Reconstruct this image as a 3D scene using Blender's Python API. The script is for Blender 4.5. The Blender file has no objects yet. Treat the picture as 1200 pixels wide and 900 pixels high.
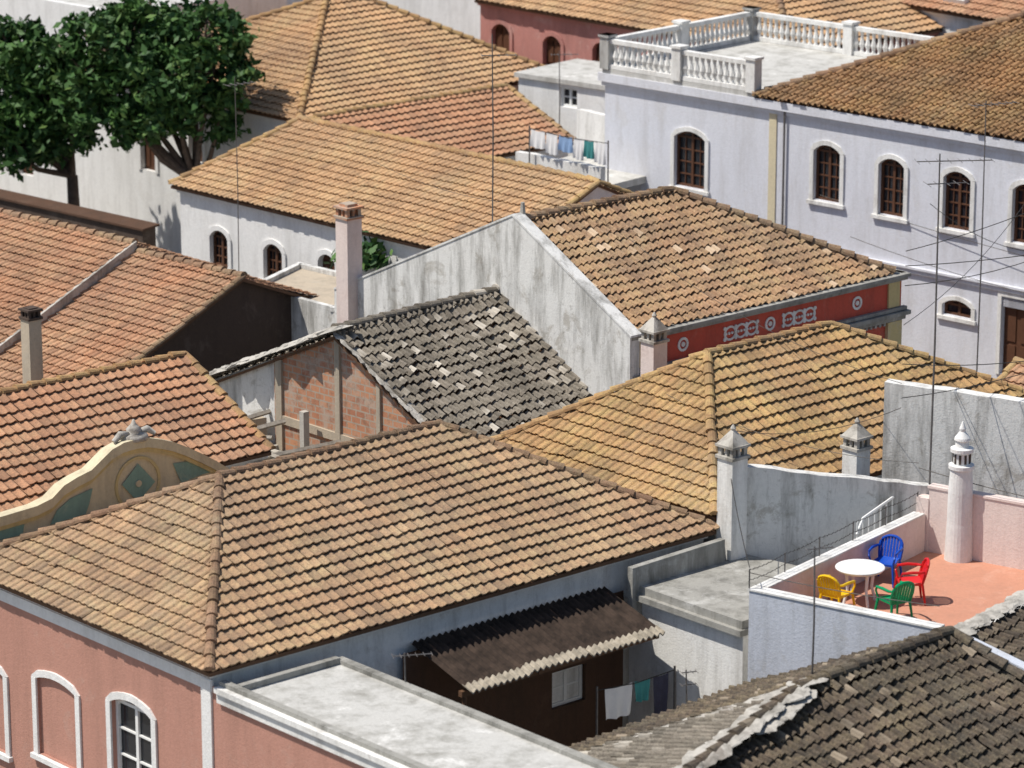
import bpy, math, random
from mathutils import Vector, Matrix
random.seed(7)
CAMZ=26.0; F=4200.0; PIT=math.atan(1150/4200); c_=math.cos(PIT); s_=math.sin(PIT)
scene=bpy.context.scene
# ---- survey helpers: world point from sighting + known height -------------
def P(u,v,z):
    X=(u-600)/F; Y=(450-v)/F
    d=Vector((X, c_+Y*s_, -s_+Y*c_)); t=(z-CAMZ)/d.z
    return Vector((d.x*t,d.y*t,z))
def ZV(y,v):
    k=(450-v)/F
    return CAMZ + y*(k*c_-s_)/(c_+k*s_)
def LU(p0,p1,u,z):
    X=(u-600)/F; dx=p1[0]-p0[0]; dy=p1[1]-p0[1]
    return (X*(p0[1]*c_+(CAMZ-z)*s_)-p0[0])/(dx-X*dy*c_)
def V3(p,z): return Vector((p[0],p[1],z))
# ---- mesh builder -----------------------------------------------------------
class MB:
    def __init__(s): s.v=[];s.f=[];s.c=[]
    def poly(s,pts,col=None):
        i=len(s.v); s.v+= [tuple(p) for p in pts]; s.f.append(tuple(range(i,i+len(pts))))
        s.c+= [col or (.5,.5,.5)]*len(pts)
    def hexa(s,a,b,col=None):
        i=len(s.v); s.v+=[tuple(p) for p in a]+[tuple(p) for p in b]; s.c+=[col or (.5,.5,.5)]*8
        s.f+=[(i+3,i+2,i+1,i),(i+4,i+5,i+6,i+7)]
        for k in range(4):
            n=(k+1)%4; s.f.append((i+k,i+n,i+4+n,i+4+k))
    def extr(s,poly,vec,col=None):
        n=len(poly); i=len(s.v); vec=Vector(vec)
        s.v+=[tuple(Vector(p)) for p in poly]+[tuple(Vector(p)+vec) for p in poly]; s.c+=[col or (.5,.5,.5)]*(2*n)
        s.f.append(tuple(range(i,i+n))); s.f.append(tuple(range(i+2*n-1,i+n-1,-1)))
        for k in range(n):
            m=(k+1)%n; s.f.append((i+k,i+m,i+n+m,i+n+k))
    def box(s,cx,cy,z0,z1,wx,wy,rot=0,col=None):
        a=Vector((math.cos(rot),math.sin(rot),0))*wx/2; b=Vector((-math.sin(rot),math.cos(rot),0))*wy/2
        o=Vector((cx,cy,0)); l=[o-a-b,o+a-b,o+a+b,o-a+b]
        s.hexa([p+Vector((0,0,z0)) for p in l],[p+Vector((0,0,z1)) for p in l],col)
    def tube(s,pts,rad,seg=8,col=None,cap=True):
        pts=[Vector(p) for p in pts]; n=len(pts)
        if not isinstance(rad,(list,tuple)): rad=[rad]*n
        base=len(s.v)
        for k,p in enumerate(pts):
            d=(pts[min(k+1,n-1)]-pts[max(k-1,0)]).normalized()
            up=Vector((0,0,1)) if abs(d.z)<.9 else Vector((1,0,0))
            x=d.cross(up).normalized(); y=d.cross(x)
            for j in range(seg):
                a=2*math.pi*j/seg; s.v.append(tuple(p+(x*math.cos(a)+y*math.sin(a))*rad[k])); s.c.append(col or (.5,.5,.5))
        for k in range(n-1):
            for j in range(seg):
                m=(j+1)%seg; s.f.append((base+k*seg+j,base+k*seg+m,base+(k+1)*seg+m,base+(k+1)*seg+j))
        if cap:
            s.f.append(tuple(base+j for j in range(seg))); s.f.append(tuple(base+(n-1)*seg+j for j in range(seg)))
    def lathe(s,cx,cy,prof,seg=16,col=None):
        base=len(s.v)
        for r,z in prof:
            for j in range(seg):
                a=2*math.pi*j/seg; s.v.append((cx+r*math.cos(a),cy+r*math.sin(a),z)); s.c.append(col or (.5,.5,.5))
        for k in range(len(prof)-1):
            for j in range(seg):
                m=(j+1)%seg; s.f.append((base+k*seg+j,base+k*seg+m,base+(k+1)*seg+m,base+(k+1)*seg+j))
        s.f.append(tuple(base+j for j in range(seg))[::-1]); s.f.append(tuple(base+(len(prof)-1)*seg+j for j in range(seg)))
    def obj(s,name,mat,parent=None,smooth=False):
        me=bpy.data.meshes.new(name); me.from_pydata(s.v,[],s.f); me.update()
        at=me.attributes.new('tv','FLOAT_COLOR','POINT')
        flat=[]
        for c in s.c: flat+= [c[0],c[1],c[2],1.0]
        at.data.foreach_set('color',flat)
        me.materials.append(mat)
        if smooth:
            for p in me.polygons: p.use_smooth=True
        o=bpy.data.objects.new(name,me); scene.collection.objects.link(o)
        if parent: o.parent=parent
        return o
class Bld:
    def __init__(s,name): s.name=name; s.p={}
    def g(s,part,mat,smooth=False):
        if part not in s.p: s.p[part]=(MB(),mat,smooth)
        return s.p[part][0]
    def done(s):
        e=bpy.data.objects.new(s.name,None); e.empty_display_size=.5; scene.collection.objects.link(e)
        for k,(m,mat,sm) in s.p.items():
            if m.v: m.obj(k,M[mat],e,sm)
        return e
def single(name,mb,mat,smooth=False): return mb.obj(name,M[mat],None,smooth)
# ---- materials -----------------------------------------------------------------
M={}
def nt(name,rough=.85):
    m=bpy.data.materials.new(name); m.use_nodes=True; t=m.node_tree; b=t.nodes['Principled BSDF']
    b.inputs['Roughness'].default_value=rough
    b.inputs['Specular IOR Level'].default_value=.25
    return m,t,b
def noise(t,vec,scale,detail=5,rough=.6,dist=0):
    n=t.nodes.new('ShaderNodeTexNoise'); n.inputs['Scale'].default_value=scale; n.inputs['Detail'].default_value=detail
    n.inputs['Roughness'].default_value=rough; n.inputs['Distortion'].default_value=dist
    if vec: t.links.new(vec,n.inputs['Vector'])
    return n.outputs['Fac']
def ramp(t,fac,a,b,va=0,vb=1):
    n=t.nodes.new('ShaderNodeMapRange'); n.inputs['From Min'].default_value=a; n.inputs['From Max'].default_value=b
    n.inputs['To Min'].default_value=va; n.inputs['To Max'].default_value=vb; n.clamp=True
    t.links.new(fac,n.inputs['Value']); return n.outputs['Result']
def mix(t,f,a,b,mode='MIX'):
    n=t.nodes.new('ShaderNodeMix'); n.data_type='RGBA'; n.blend_type=mode
    if isinstance(f,(int,float)): n.inputs[0].default_value=f
    else: t.links.new(f,n.inputs[0])
    for i,x in ((6,a),(7,b)):
        if isinstance(x,tuple): n.inputs[i].default_value=(x[0],x[1],x[2],1)
        else: t.links.new(x,n.inputs[i])
    return n.outputs[2]
def mul(t,a,b,op='MULTIPLY'):
    n=t.nodes.new('ShaderNodeMath'); n.operation=op
    for i,x in enumerate((a,b)):
        if isinstance(x,(int,float)): n.inputs[i].default_value=x
        else: t.links.new(x,n.inputs[i])
    return n.outputs[0]
def coords(t,sc=(1,1,1)):
    tc=t.nodes.new('ShaderNodeTexCoord'); mp=t.nodes.new('ShaderNodeMapping'); mp.inputs['Scale'].default_value=sc
    t.links.new(tc.outputs['Object'],mp.inputs['Vector']); return mp.outputs['Vector']
def bump(t,b,h,st=.3,d=.02):
    n=t.nodes.new('ShaderNodeBump'); n.inputs['Strength'].default_value=st; n.inputs['Distance'].default_value=d
    t.links.new(h,n.inputs['Height']); t.links.new(n.outputs[0],b.inputs['Normal'])
def plaster(name,col,stain=.35,patch=.3,sc=(.22,.2,.17),pc=(.42,.38,.32)):
    m,t,b=nt(name); v=coords(t); vs=coords(t,(1,1,.16))
    st=ramp(t,noise(t,vs,2.2,7,.7),.46,.7); blot=ramp(t,noise(t,v,1.1,9,.75,.5),.55,.63)
    fine=noise(t,v,14,4,.6); big=noise(t,v,.35,3); spk=ramp(t,noise(t,v,6,8,.8),.56,.68)
    c=mix(t,ramp(t,big,.3,.7,0,.25),col,tuple(x*.82 for x in col))
    c=mix(t,mul(t,blot,patch),c,pc)
    c=mix(t,mul(t,spk,stain*.6),c,sc)
    c=mix(t,mul(t,st,stain),c,sc)
    c=mix(t,1.0,c,mix(t,fine,(.84,.84,.84),(1.1,1.1,1.1)),'MULTIPLY')
    t.links.new(c,b.inputs['Base Color']); bump(t,b,noise(t,v,22,5,.7),.4,.025); M[name]=m
def tiles(name,c1,c2,lich,la,dirt,da,light=None,lightamt=.93,darkt=.07,grey=(.31,.27,.20),ga=.42):
    m,t,b=nt(name,.9); v=coords(t)
    at=t.nodes.new('ShaderNodeAttribute'); at.attribute_name='tv'; sp=t.nodes.new('ShaderNodeSeparateColor')
    t.links.new(at.outputs['Color'],sp.inputs[0])
    c=mix(t,sp.outputs[0],c1,c2)
    c=mix(t,ramp(t,noise(t,v,3.2,5,.7),.35,.65,0,.5),c,tuple(x*.74 for x in c1))
    l=mul(t,ramp(t,noise(t,v,.55,5,.65,.3),.42,.60),ramp(t,noise(t,v,5,6,.75),.36,.60))
    c=mix(t,mul(t,l,la),c,lich)
    gp_=mul(t,ramp(t,noise(t,v,.38,6,.7,.6),.46,.62),ramp(t,noise(t,v,7,5,.75),.34,.58))
    c=mix(t,mul(t,gp_,ga),c,grey)
    sp2=ramp(t,noise(t,v,9,6,.8),.52,.64)
    c=mix(t,mul(t,sp2,la*.6),c,tuple(x*1.12 for x in lich))
    d=mul(t,ramp(t,noise(t,v,.7,6,.7),.38,.62),ramp(t,noise(t,v,17,4,.7),.28,.58))
    c=mix(t,mul(t,d,da),c,dirt)
    c=mix(t,ramp(t,noise(t,v,26,4,.7),.50,.66,0,da*.95),c,dirt)
    if light: c=mix(t,mul(t,ramp(t,sp.outputs[1],lightamt,lightamt+.01,0,.8),ramp(t,noise(t,v,.45,3),.45,.56,.1,1)),c,light)
    c=mix(t,ramp(t,sp.outputs[2],1-darkt,1-darkt+.01,0,.42),c,dirt)
    t.links.new(c,b.inputs['Base Color']); bump(t,b,noise(t,v,40,4,.7),.6,.018); M[name]=m
def plain(name,col,rough=.6,var=.15,met=0,sc=6):
    m,t,b=nt(name,rough); v=coords(t); b.inputs['Metallic'].default_value=met
    c=mix(t,ramp(t,noise(t,v,sc,6,.7),.3,.7),tuple(x*(1-var) for x in col),tuple(min(1,x*(1+var)) for x in col))
    t.links.new(c,b.inputs['Base Color']); bump(t,b,noise(t,v,30,3),.12,.01); M[name]=m
plaster('white',(.80,.79,.76),.5,.28)
plaster('white_clean',(.82,.81,.79),.26,.13)
plaster('white_worn',(.75,.74,.71),.88,.75,sc=(.18,.17,.15),pc=(.42,.39,.34))
plaster('lilac',(.69,.70,.75),.36,.2,sc=(.38,.36,.34),pc=(.56,.52,.46))
plaster('blue_white',(.60,.63,.70),.5,.35,sc=(.28,.28,.27),pc=(.46,.44,.41))
plaster('pink',(.49,.255,.195),.4,.3,sc=(.29,.16,.12),pc=(.5,.34,.28))
plaster('pinkwhite',(.76,.64,.59),.3,.25,sc=(.4,.3,.27),pc=(.6,.45,.4))
plaster('redold',(.47,.22,.19),.5,.5,sc=(.25,.12,.10),pc=(.55,.36,.32))
plaster('friezered',(.56,.10,.065),.45,.3,sc=(.18,.06,.045),pc=(.52,.24,.18))
plaster('ochre',(.62,.50,.25),.5,.4,sc=(.28,.22,.13),pc=(.66,.60,.45))
plaster('cream',(.66,.58,.40),.5,.4,sc=(.3,.25,.18),pc=(.5,.45,.33))
plaster('teal',(.24,.38,.32),.5,.45,sc=(.15,.2,.17),pc=(.42,.46,.36))
plaster('concrete',(.34,.33,.30),.85,.8,sc=(.12,.115,.10),pc=(.50,.49,.46))
plaster('concrete_light',(.54,.53,.50),.75,.8,sc=(.24,.23,.20),pc=(.72,.71,.68))
plaster('beige',(.50,.42,.32),.5,.5)
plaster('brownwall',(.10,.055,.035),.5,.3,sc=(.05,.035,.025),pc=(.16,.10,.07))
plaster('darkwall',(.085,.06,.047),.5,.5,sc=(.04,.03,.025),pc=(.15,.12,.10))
plaster('salmon_floor',(.56,.27,.18),.4,.35,sc=(.38,.2,.14),pc=(.62,.38,.29))
plaster('mortar',(.50,.47,.42),.85,.85,sc=(.13,.12,.10),pc=(.24,.21,.18))
plaster('ground',(.24,.22,.19),.5,.5,sc=(.12,.11,.1),pc=(.3,.27,.22))
tiles('t_A',(.43,.265,.155),(.58,.37,.215),(.54,.42,.23),.7,(.17,.12,.085),.72)
tiles('t_D',(.46,.265,.125),(.59,.35,.16),(.58,.43,.18),.75,(.17,.115,.065),.72)
tiles('t_far',(.53,.31,.16),(.67,.41,.22),(.62,.45,.24),.75,(.25,.16,.10),.65,grey=(.40,.32,.22))
tiles('t_orange',(.48,.235,.13),(.63,.34,.195),(.55,.38,.22),.6,(.22,.13,.085),.7,grey=(.34,.26,.19))
tiles('t_N',(.41,.225,.105),(.56,.31,.15),(.50,.36,.16),.7,(.16,.10,.055),.75)
tiles('t_E',(.43,.25,.14),(.58,.355,.205),(.52,.39,.20),.7,(.16,.105,.075),.78,light=(.62,.48,.34),lightamt=.94)
tiles('t_grey',(.20,.17,.135),(.33,.285,.235),(.38,.34,.27),.6,(.09,.08,.065),.75,light=(.62,.57,.49),lightamt=.87,grey=(.18,.16,.13),ga=.6)
tiles('t_dark',(.10,.074,.055),(.20,.15,.11),(.29,.235,.145),.75,(.04,.035,.03),.85,light=(.34,.28,.21),lightamt=.94,grey=(.16,.15,.12),ga=.6)
tiles('cap_gold',(.42,.24,.11),(.56,.35,.17),(.58,.42,.17),.8,(.16,.10,.06),.6)
tiles('cap_brown',(.28,.16,.10),(.43,.26,.16),(.42,.32,.17),.6,(.09,.06,.04),.7)
plain('wood_dark',(.10,.045,.025),.6); plain('wood_brown',(.13,.07,.04),.7); plain('wood_grey',(.30,.27,.23),.85,.4)
plain('frame_white',(.75,.75,.73),.5,.06); plain('metal',(.16,.15,.145),.5,.3,.4); plain('metal_dark',(.06,.055,.05),.6,.3,.3)
plain('plastic_blue',(.01,.07,.42),.35,.06); plain('plastic_red',(.60,.02,.02),.35,.06); plain('plastic_green',(.0,.26,.10),.35,.06)
plain('plastic_yellow',(.80,.50,.01),.35,.06); plain('plastic_white',(.78,.78,.76),.35,.04)
plain('cloth_white',(.78,.78,.78),.9,.05); plain('cloth_teal',(.06,.25,.25),.9,.1); plain('cloth_blue',(.25,.38,.6),.9,.1); plain('cloth_dark',(.05,.05,.08),.9,.2)
plain('corr_shaded',(.04,.027,.02),.9,.7,0,3.5); plain('asbestos',(.32,.28,.22),.9,.5)  # corrugated sheet: brown darkened to paint in the shadow of the house
plain('bark',(.14,.10,.075),.95,.4); plain('car_dark',(.03,.035,.045),.25,.1); plain('rubber',(.02,.02,.02),.8)
m,t,b=nt('glass',.12); b.inputs['Base Color'].default_value=(.02,.022,.026,1); b.inputs['Specular IOR Level'].default_value=.5; M['glass']=m
m,t,b=nt('brick',.9); tc=t.nodes.new('ShaderNodeTexCoord'); sx=t.nodes.new('ShaderNodeSeparateXYZ'); t.links.new(tc.outputs['Object'],sx.inputs[0])
u_=mul(t,mul(t,sx.outputs[0],.7),mul(t,sx.outputs[1],-.7),'ADD'); cx=t.nodes.new('ShaderNodeCombineXYZ'); t.links.new(u_,cx.inputs[0]); t.links.new(sx.outputs[2],cx.inputs[1])
br=t.nodes.new('ShaderNodeTexBrick'); t.links.new(cx.outputs[0],br.inputs['Vector']); br.inputs['Scale'].default_value=1
br.inputs['Brick Width'].default_value=.30; br.inputs['Row Height'].default_value=.16; br.inputs['Mortar Size'].default_value=.018
br.inputs['Color1'].default_value=(.40,.17,.10,1); br.inputs['Color2'].default_value=(.55,.27,.15,1); br.inputs['Mortar'].default_value=(.40,.33,.26,1)
v=coords(t); cc=mix(t,ramp(t,noise(t,v,1.5,8,.75),.48,.60,0,.8),br.outputs['Color'],(.44,.35,.28)); cc=mix(t,ramp(t,noise(t,v,5,6,.75),.5,.66,0,.6),cc,(.2,.13,.09)); t.links.new(cc,b.inputs['Base Color']); bump(t,b,br.outputs['Fac'],-.5,.02); M['brick']=m
m,t,b=nt('leaf',.6); at=t.nodes.new('ShaderNodeAttribute'); at.attribute_name='tv'; sp=t.nodes.new('ShaderNodeSeparateColor'); t.links.new(at.outputs['Color'],sp.inputs[0])
cc=mix(t,sp.outputs[0],(.015,.05,.016),(.07,.15,.035)); cc=mix(t,ramp(t,sp.outputs[1],.8,1,0,.6),cc,(.14,.21,.05)); t.links.new(cc,b.inputs['Base Color']); M['leaf']=m
# ---- tiles ---------------------------------------------------------------------
def prof_lusa(x):
    if x<.5: return -.008*math.sin(math.pi*x/.5)
    return .034*math.sin(math.pi*(x-.5)/.5)
def prof_canal(x):
    if x<.42: return -.03*math.sin(math.pi*x/.42)
    return .062*math.sin(math.pi*(x-.42)/.58)**.7 if 0<(x-.42)/.58<1 else 0
XL=[0,.25,.5,.62,.75,.88,1.0]; XC=[0,.14,.28,.42,.52,.71,.9,1.0]
def facet(mb,poly,row=.31,col=.225,kind='lusa',lift=.052,jit=.008,over=.08,seed=1,sag=.02):
    rnd=random.Random(seed); poly=[Vector(p) for p in poly]
    n=(poly[1]-poly[0]).cross(poly[2]-poly[0]).normalized()
    if n.z<0: n=-n
    s=Vector((0,0,1)).cross(n).normalized(); t=n.cross(s).normalized()
    o=min(poly,key=lambda p:p.dot(t))
    q=[((p-o).dot(s),(p-o).dot(t)) for p in poly]; vm=max(y for _,y in q)
    ph=rnd.uniform(0,6); ph2=rnd.uniform(0,6)
    def sg(x,v): return sag*(math.sin(x*.9+ph)*math.cos(v*1.1+ph2)-1)*min(1,max(0,min(v+.1,vm-v))*2)
    def iv(v):
        v=min(max(v,.0005),vm-.0005); xs=[]
        for i in range(len(q)):
            a=q[i]; b=q[(i+1)%len(q)]
            if (a[1]-v)*(b[1]-v)<=0 and abs(a[1]-b[1])>1e-9:
                xs.append(a[0]+(b[0]-a[0])*(v-a[1])/(b[1]-a[1]))
        return (min(xs),max(xs)) if len(xs)>1 else (0,0)
    XS=XL if kind=='lusa' else XC; pf=prof_lusa if kind=='lusa' else prof_canal
    H=[pf(x) for x in XS]; v0=-over
    while v0<vm-.02:
        v1=min(v0+row+.01,vm); l0,r0=iv(v0); l1,r1=iv(v1)
        lo=min(l0,l1); hi=max(r0,r1); k0=int(math.floor(lo/col)); k1=int(math.ceil(hi/col))
        rowj=rnd.uniform(-1,1)*jit
        for k in range(k0,k1):
            js=rnd.uniform(-1,1)*jit; jv=rnd.uniform(-1,1)*jit*1.5+rowj; jl=abs(rnd.gauss(0,1))*jit*.6
            if rnd.random()<.02: jv-=rnd.uniform(.02,.07)
            tw=rnd.uniform(-1,1)*jit
            colr=(rnd.random(),rnd.random(),rnd.random())
            xs=[(k+x)*col+js for x in XS]
            a=[min(max(x+tw,l0),r0) for x in xs]; c=[min(max(x,l1),r1) for x in xs]
            if a[-1]-a[0]<.004 and c[-1]-c[0]<.004: continue
            i=len(mb.v); m_=len(XS); g0=sg(k*col,v0); g1=sg(k*col,v1)
            for x,h in zip(a,H): mb.v.append(tuple(o+s*x+t*(v0+jv)+n*(h+lift+jl-.03+g0)))
            for x,h in zip(a,H): mb.v.append(tuple(o+s*x+t*(v0+jv)+n*(h+lift+jl+g0)))
            for x,h in zip(c,H): mb.v.append(tuple(o+s*x+t*(v1)+n*(h+g1)))
            mb.c+=[colr]*(3*m_)
            for j in range(m_-1):
                mb.f.append((i+j,i+j+1,i+m_+j+1,i+m_+j)); mb.f.append((i+m_+j,i+m_+j+1,i+2*m_+j+1,i+2*m_+j))
        v0+=row
def caps(mb,p0,p1,r=.105,L=.36,seed=3,up=.0):
    rnd=random.Random(seed); p0=Vector(p0);p1=Vector(p1); d=(p1-p0); n=max(1,int(d.length/L)); d=d/n
    dn=d.normalized(); side=dn.cross(Vector((0,0,1))).normalized(); u=side.cross(dn)
    for k in range(n):
        a=p0+d*(k-.08)+Vector((0,0,up+rnd.uniform(-.012,.012))); b=p0+d*(k+1.06)+Vector((0,0,up)); j=rnd.uniform(-.016,.016); c=(rnd.random(),rnd.random(),rnd.random())
        i=len(mb.v); S=7
        for q,rr,ud in ((a,r*1.14,.025),(b,r*.90,0)):
            for m_ in range(S):
                an=math.pi*m_/(S-1); mb.v.append(tuple(q+side*(math.cos(an)*rr+j)+u*(math.sin(an)*rr*.9-.02+ud)))
        mb.v.append(tuple(a)); mb.c+=[c]*(2*S+1)
        for m_ in range(S-1):
            mb.f.append((i+m_,i+m_+1,i+S+m_+1,i+S+m_)); mb.f.append((i+m_,i+m_+1,i+2*S))
# ---- walls -----------------------------------------------------------------------
class Fr:
    def __init__(s,p0,p1):
        s.o=Vector((p0[0],p0[1],0)); d=Vector((p1[0]-p0[0],p1[1]-p0[1],0)); s.len=d.length; s.d=d.normalized(); s.n=Vector((s.d.y,-s.d.x,0))
    def __call__(s,a,z,d=0): return s.o+s.d*a+s.n*d+Vector((0,0,z))
    def s_at(s,u,z): return LU(s.o,s.o+s.d,u,z)
def lbox(mb,L,s0,s1,z0,z1,d0,d1):
    mb.hexa([L(s0,z0,d0),L(s1,z0,d0),L(s1,z1,d0),L(s0,z1,d0)],[L(s0,z0,d1),L(s1,z0,d1),L(s1,z1,d1),L(s0,z1,d1)])
def arch(s0,s1,zt,rise,n=8):
    if rise<=0: return [(s0,zt),(s1,zt)]
    w=(s1-s0)/2; R=(w*w+rise*rise)/(2*rise); cz=zt-R; cs=(s0+s1)/2; a0=math.asin(min(1,w/R)); 
    return [(cs+R*math.sin(-a0+2*a0*i/n), cz+R*math.cos(-a0+2*a0*i/n)) for i in range(n+1)]
def band(mb,L,inn,out,d0,d1):
    for i in range(len(inn)-1):
        a=inn[i];b=inn[i+1];c=out[i+1];d=out[i]
        mb.hexa([L(*p,d0) for p in (a,b,c,d)],[L(*p,d1) for p in (a,b,c,d)])
def wall(B,L,z0,z1,s0=0,s1=None,ops=(),mat='white',part='walls',surr='white_clean',sw=.14,frame='wood_dark',depth=.16,pr=.045):
    if s1 is None: s1=L.len
    w=B.g(part,mat); cur=s0
    for o in sorted(ops,key=lambda q:q['s0']):
        a,b_,zb,zt=o['s0'],o['s1'],o['zb'],o['zt']; rise=o.get('rise',0); kind=o.get('kind','sash')
        w.poly([L(cur,z0),L(a,z0),L(a,z1),L(cur,z1)])
        if zb>z0: w.poly([L(a,z0),L(b_,z0),L(b_,zb),L(a,zb)])
        ar=arch(a,b_,zt,rise)
        for i in range(len(ar)-1):
            w.poly([L(*ar[i]),L(*ar[i+1]),L(ar[i+1][0],z1),L(ar[i][0],z1)])
            w.poly([L(*ar[i]),L(*ar[i+1]),L(*ar[i+1],-depth),L(*ar[i],-depth)])
        zs=ar[0][1]
        w.poly([L(a,zb),L(a,zs),L(a,zs,-depth),L(a,zb,-depth)]); w.poly([L(b_,zb),L(b_,zs),L(b_,zs,-depth),L(b_,zb,-depth)])
        w.poly([L(a,zb),L(b_,zb),L(b_,zb,-depth),L(a,zb,-depth)])
        if kind=='blind':
            w.poly([L(a,zb,-.05),L(b_,zb,-.05)]+[L(*p,-.05) for p in ar[::-1]])
        elif kind=='door':
            B.g('doors',o.get('dm','wood_dark')).poly([L(a,zb,-depth+.02),L(b_,zb,-depth+.02)]+[L(*p,-depth+.02) for p in ar[::-1]])
            dm=B.g('doors',o.get('dm','wood_dark')); mid=(a+b_)/2
            for x0,x1 in ((a+.03,mid-.02),(mid+.02,b_-.03)):
                for q0,q1 in ((zb+.1,zb+.8),(zb+.9,zs-.1)): lbox(dm,L,x0+.06,x1-.06,q0,q1,-depth+.02,-depth+.05)
        else:
            B.g('glass','glass').poly([L(a,zb,-depth+.005),L(b_,zb,-depth+.005)]+[L(*p,-depth+.005) for p in ar[::-1]])
            fmn=o.get('fm',frame); f=B.g('frames_'+fmn,fmn); d0,d1=-depth+.01,-depth+.07; fw=.07
            lbox(f,L,a,a+fw,zb,zs,d0,d1); lbox(f,L,b_-fw,b_,zb,zs,d0,d1); lbox(f,L,a+fw,b_-fw,zb,zb+fw,d0,d1-.003)
            inn=[(min(max(x,a+fw),b_-fw), z-fw) for x,z in ar]; band(f,L,inn,ar,d0,d1-.005)
            m_=(a+b_)/2; lbox(f,L,m_-.04,m_+.04,zb+fw,zt-fw-.01,d0,d1-.01)
            for q in (.5*(a+fw+m_-.04),.5*(b_-fw+m_+.04)): 
                if o.get('qm'): lbox(f,L,q-.014,q+.014,zb+fw,zs-.03,d0,d1-.03)
            H=zs-zb; nb=o.get('bars',3)
            for i in range(1,nb):
                zz=zb+H*i/nb; lbox(f,L,a+fw,b_-fw,zz-.018,zz+.018,d0,d1-.02)
            lbox(f,L,a+fw,b_-fw,zs-.03,zs+.03,d0,d1-.015)
        if surr and o.get('surr',1):
            sm=B.g('window_surrounds',surr)
            lbox(sm,L,a-sw,a,zb-.02,zs,.002,pr); lbox(sm,L,b_,b_+sw,zb-.02,zs,.002,pr)
            cs=(a+b_)/2; k=(b_-a+2*sw)/(b_-a); out=[(cs+(x-cs)*k, z+sw*(.75+.25*(1-abs(x-cs)/(b_-cs)))) for x,z in ar]; out[0]=(a-sw,zs+.02);out[-1]=(b_+sw,zs+.02)
            if rise>0: band(sm,L,ar,out,.002,pr-.003)
            else: lbox(sm,L,a-sw,b_+sw,zt,zt+sw,.002,pr-.003)
            if kind!='door': lbox(sm,L,a-sw-.05,b_+sw+.05,zb-.12,zb-.022,.002,pr+.05)
        cur=b_
    w.poly([L(cur,z0),L(s1,z0),L(s1,z1),L(cur,z1)])
def op(L,u0,u1,vt,vb,zg,**k):
    a=L.s_at(u0,zg); b=L.s_at(u1,zg); y=L(.5*(a+b),0).y
    return dict(s0=a,s1=b,zt=ZV(y,vt),zb=ZV(y,vb),**k)
def house(name,E1,E2,ze,zr,R1=None,R2=None,w=None,al1=None,al2=None,left='hip',right='hip',tile='t_far',cap='cap_gold',kind='lusa',
          row=.31,col=.225,wallmat='white',ops={},mats={},inset=.22,jit=.008,seed=1,build_walls=True,z0=0,rcap=.1,done=True,surr='white_clean',over=.08,frame='wood_dark',gverge=True,lift=.052,sag=.02):
    B=Bld(name); E1=V3(E1,ze);E2=V3(E2,ze); a=(E2-E1); Ln=a.length; a.normalize(); nb=Vector((-a.y,a.x,0))
    if R1 is not None:
        w=((R1-E1).dot(nb)+(R2-E1).dot(nb))/2 if w is None else w
        if al1 is None: al1=(R1-E1).dot(a)
        if al2 is None: al2=(R2-E1).dot(a)
    if left=='gable': al1=0
    if right=='gable': al2=Ln
    r0=E1+a*al1+nb*w; r1=E1+a*al2+nb*w; r0.z=r1.z=zr
    B0=E1+nb*2*w; B1=E2+nb*2*w
    T=B.g('roof_tiles',tile); D=B.g('roof_deck','wood_brown'); C=B.g('ridge_tiles',cap)
    fac=[[E1,E2,r1,r0],[B1,B0,r0,r1]]
    if left=='hip': fac.append([B0,E1,r0])
    if right=='hip': fac.append([E2,B1,r1])
    for i,f in enumerate(fac):
        facet(T,f,row,col,kind,jit=jit,seed=seed*10+i,over=over,lift=lift,sag=sag)
        D.extr([p-Vector((0,0,.07)) for p in f],(0,0,-.07))
    caps(C,r0,r1,rcap,seed=seed)
    if left=='hip': caps(C,E1,r0,rcap,seed=seed+1); caps(C,B0,r0,rcap,seed=seed+2)
    elif gverge: caps(C,E1,r0,rcap,seed=seed+1,up=-.01); caps(C,B0,r0,rcap,seed=seed+2,up=-.01)
    if right=='hip': caps(C,E2,r1,rcap,seed=seed+3); caps(C,B1,r1,rcap,seed=seed+4)
    elif gverge: caps(C,E2,r1,rcap,seed=seed+3,up=-.01); caps(C,B1,r1,rcap,seed=seed+4,up=-.01)
    i=inset; il=i if left=='hip' else .04; ir=i if right=='hip' else .04
    c=[E1+a*il+nb*i,E2-a*ir+nb*i,B1-a*ir-nb*i,B0+a*il-nb*i]
    B.fr={}; zt=ze-.1
    if build_walls:
        for k,nm in enumerate(('front','right','back','left')):
            L=Fr(c[k],c[(k+1)%4]); B.fr[nm]=L; mt=mats.get(nm,wallmat); o=ops.get(nm)
            o=[op(L,*q[0],**q[1]) for q in o] if o else ()
            wall(B,L,z0,zt,ops=o,mat=mt,part='wall_'+nm,surr=surr,frame=frame)
            if (nm=='left' and left=='gable') or (nm=='right' and right=='gable'):
                B.g('wall_'+nm,mt).poly([L(0,zt),L(L.len,zt),L(L.len/2,zr-.14)])
            else:
                cm=B.g('cornice',surr or wallmat); lbox(cm,L,-.06,L.len+.06,zt-.14,zt-.05,.003,.07); lbox(cm,L,-.1,L.len+.1,zt-.05,zt-.002,.003,.12)
    B.a=a;B.nb=nb;B.E1=E1;B.E2=E2;B.B0=B0;B.B1=B1;B.r0=r0;B.r1=r1
    if done: B.done()
    return B
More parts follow.
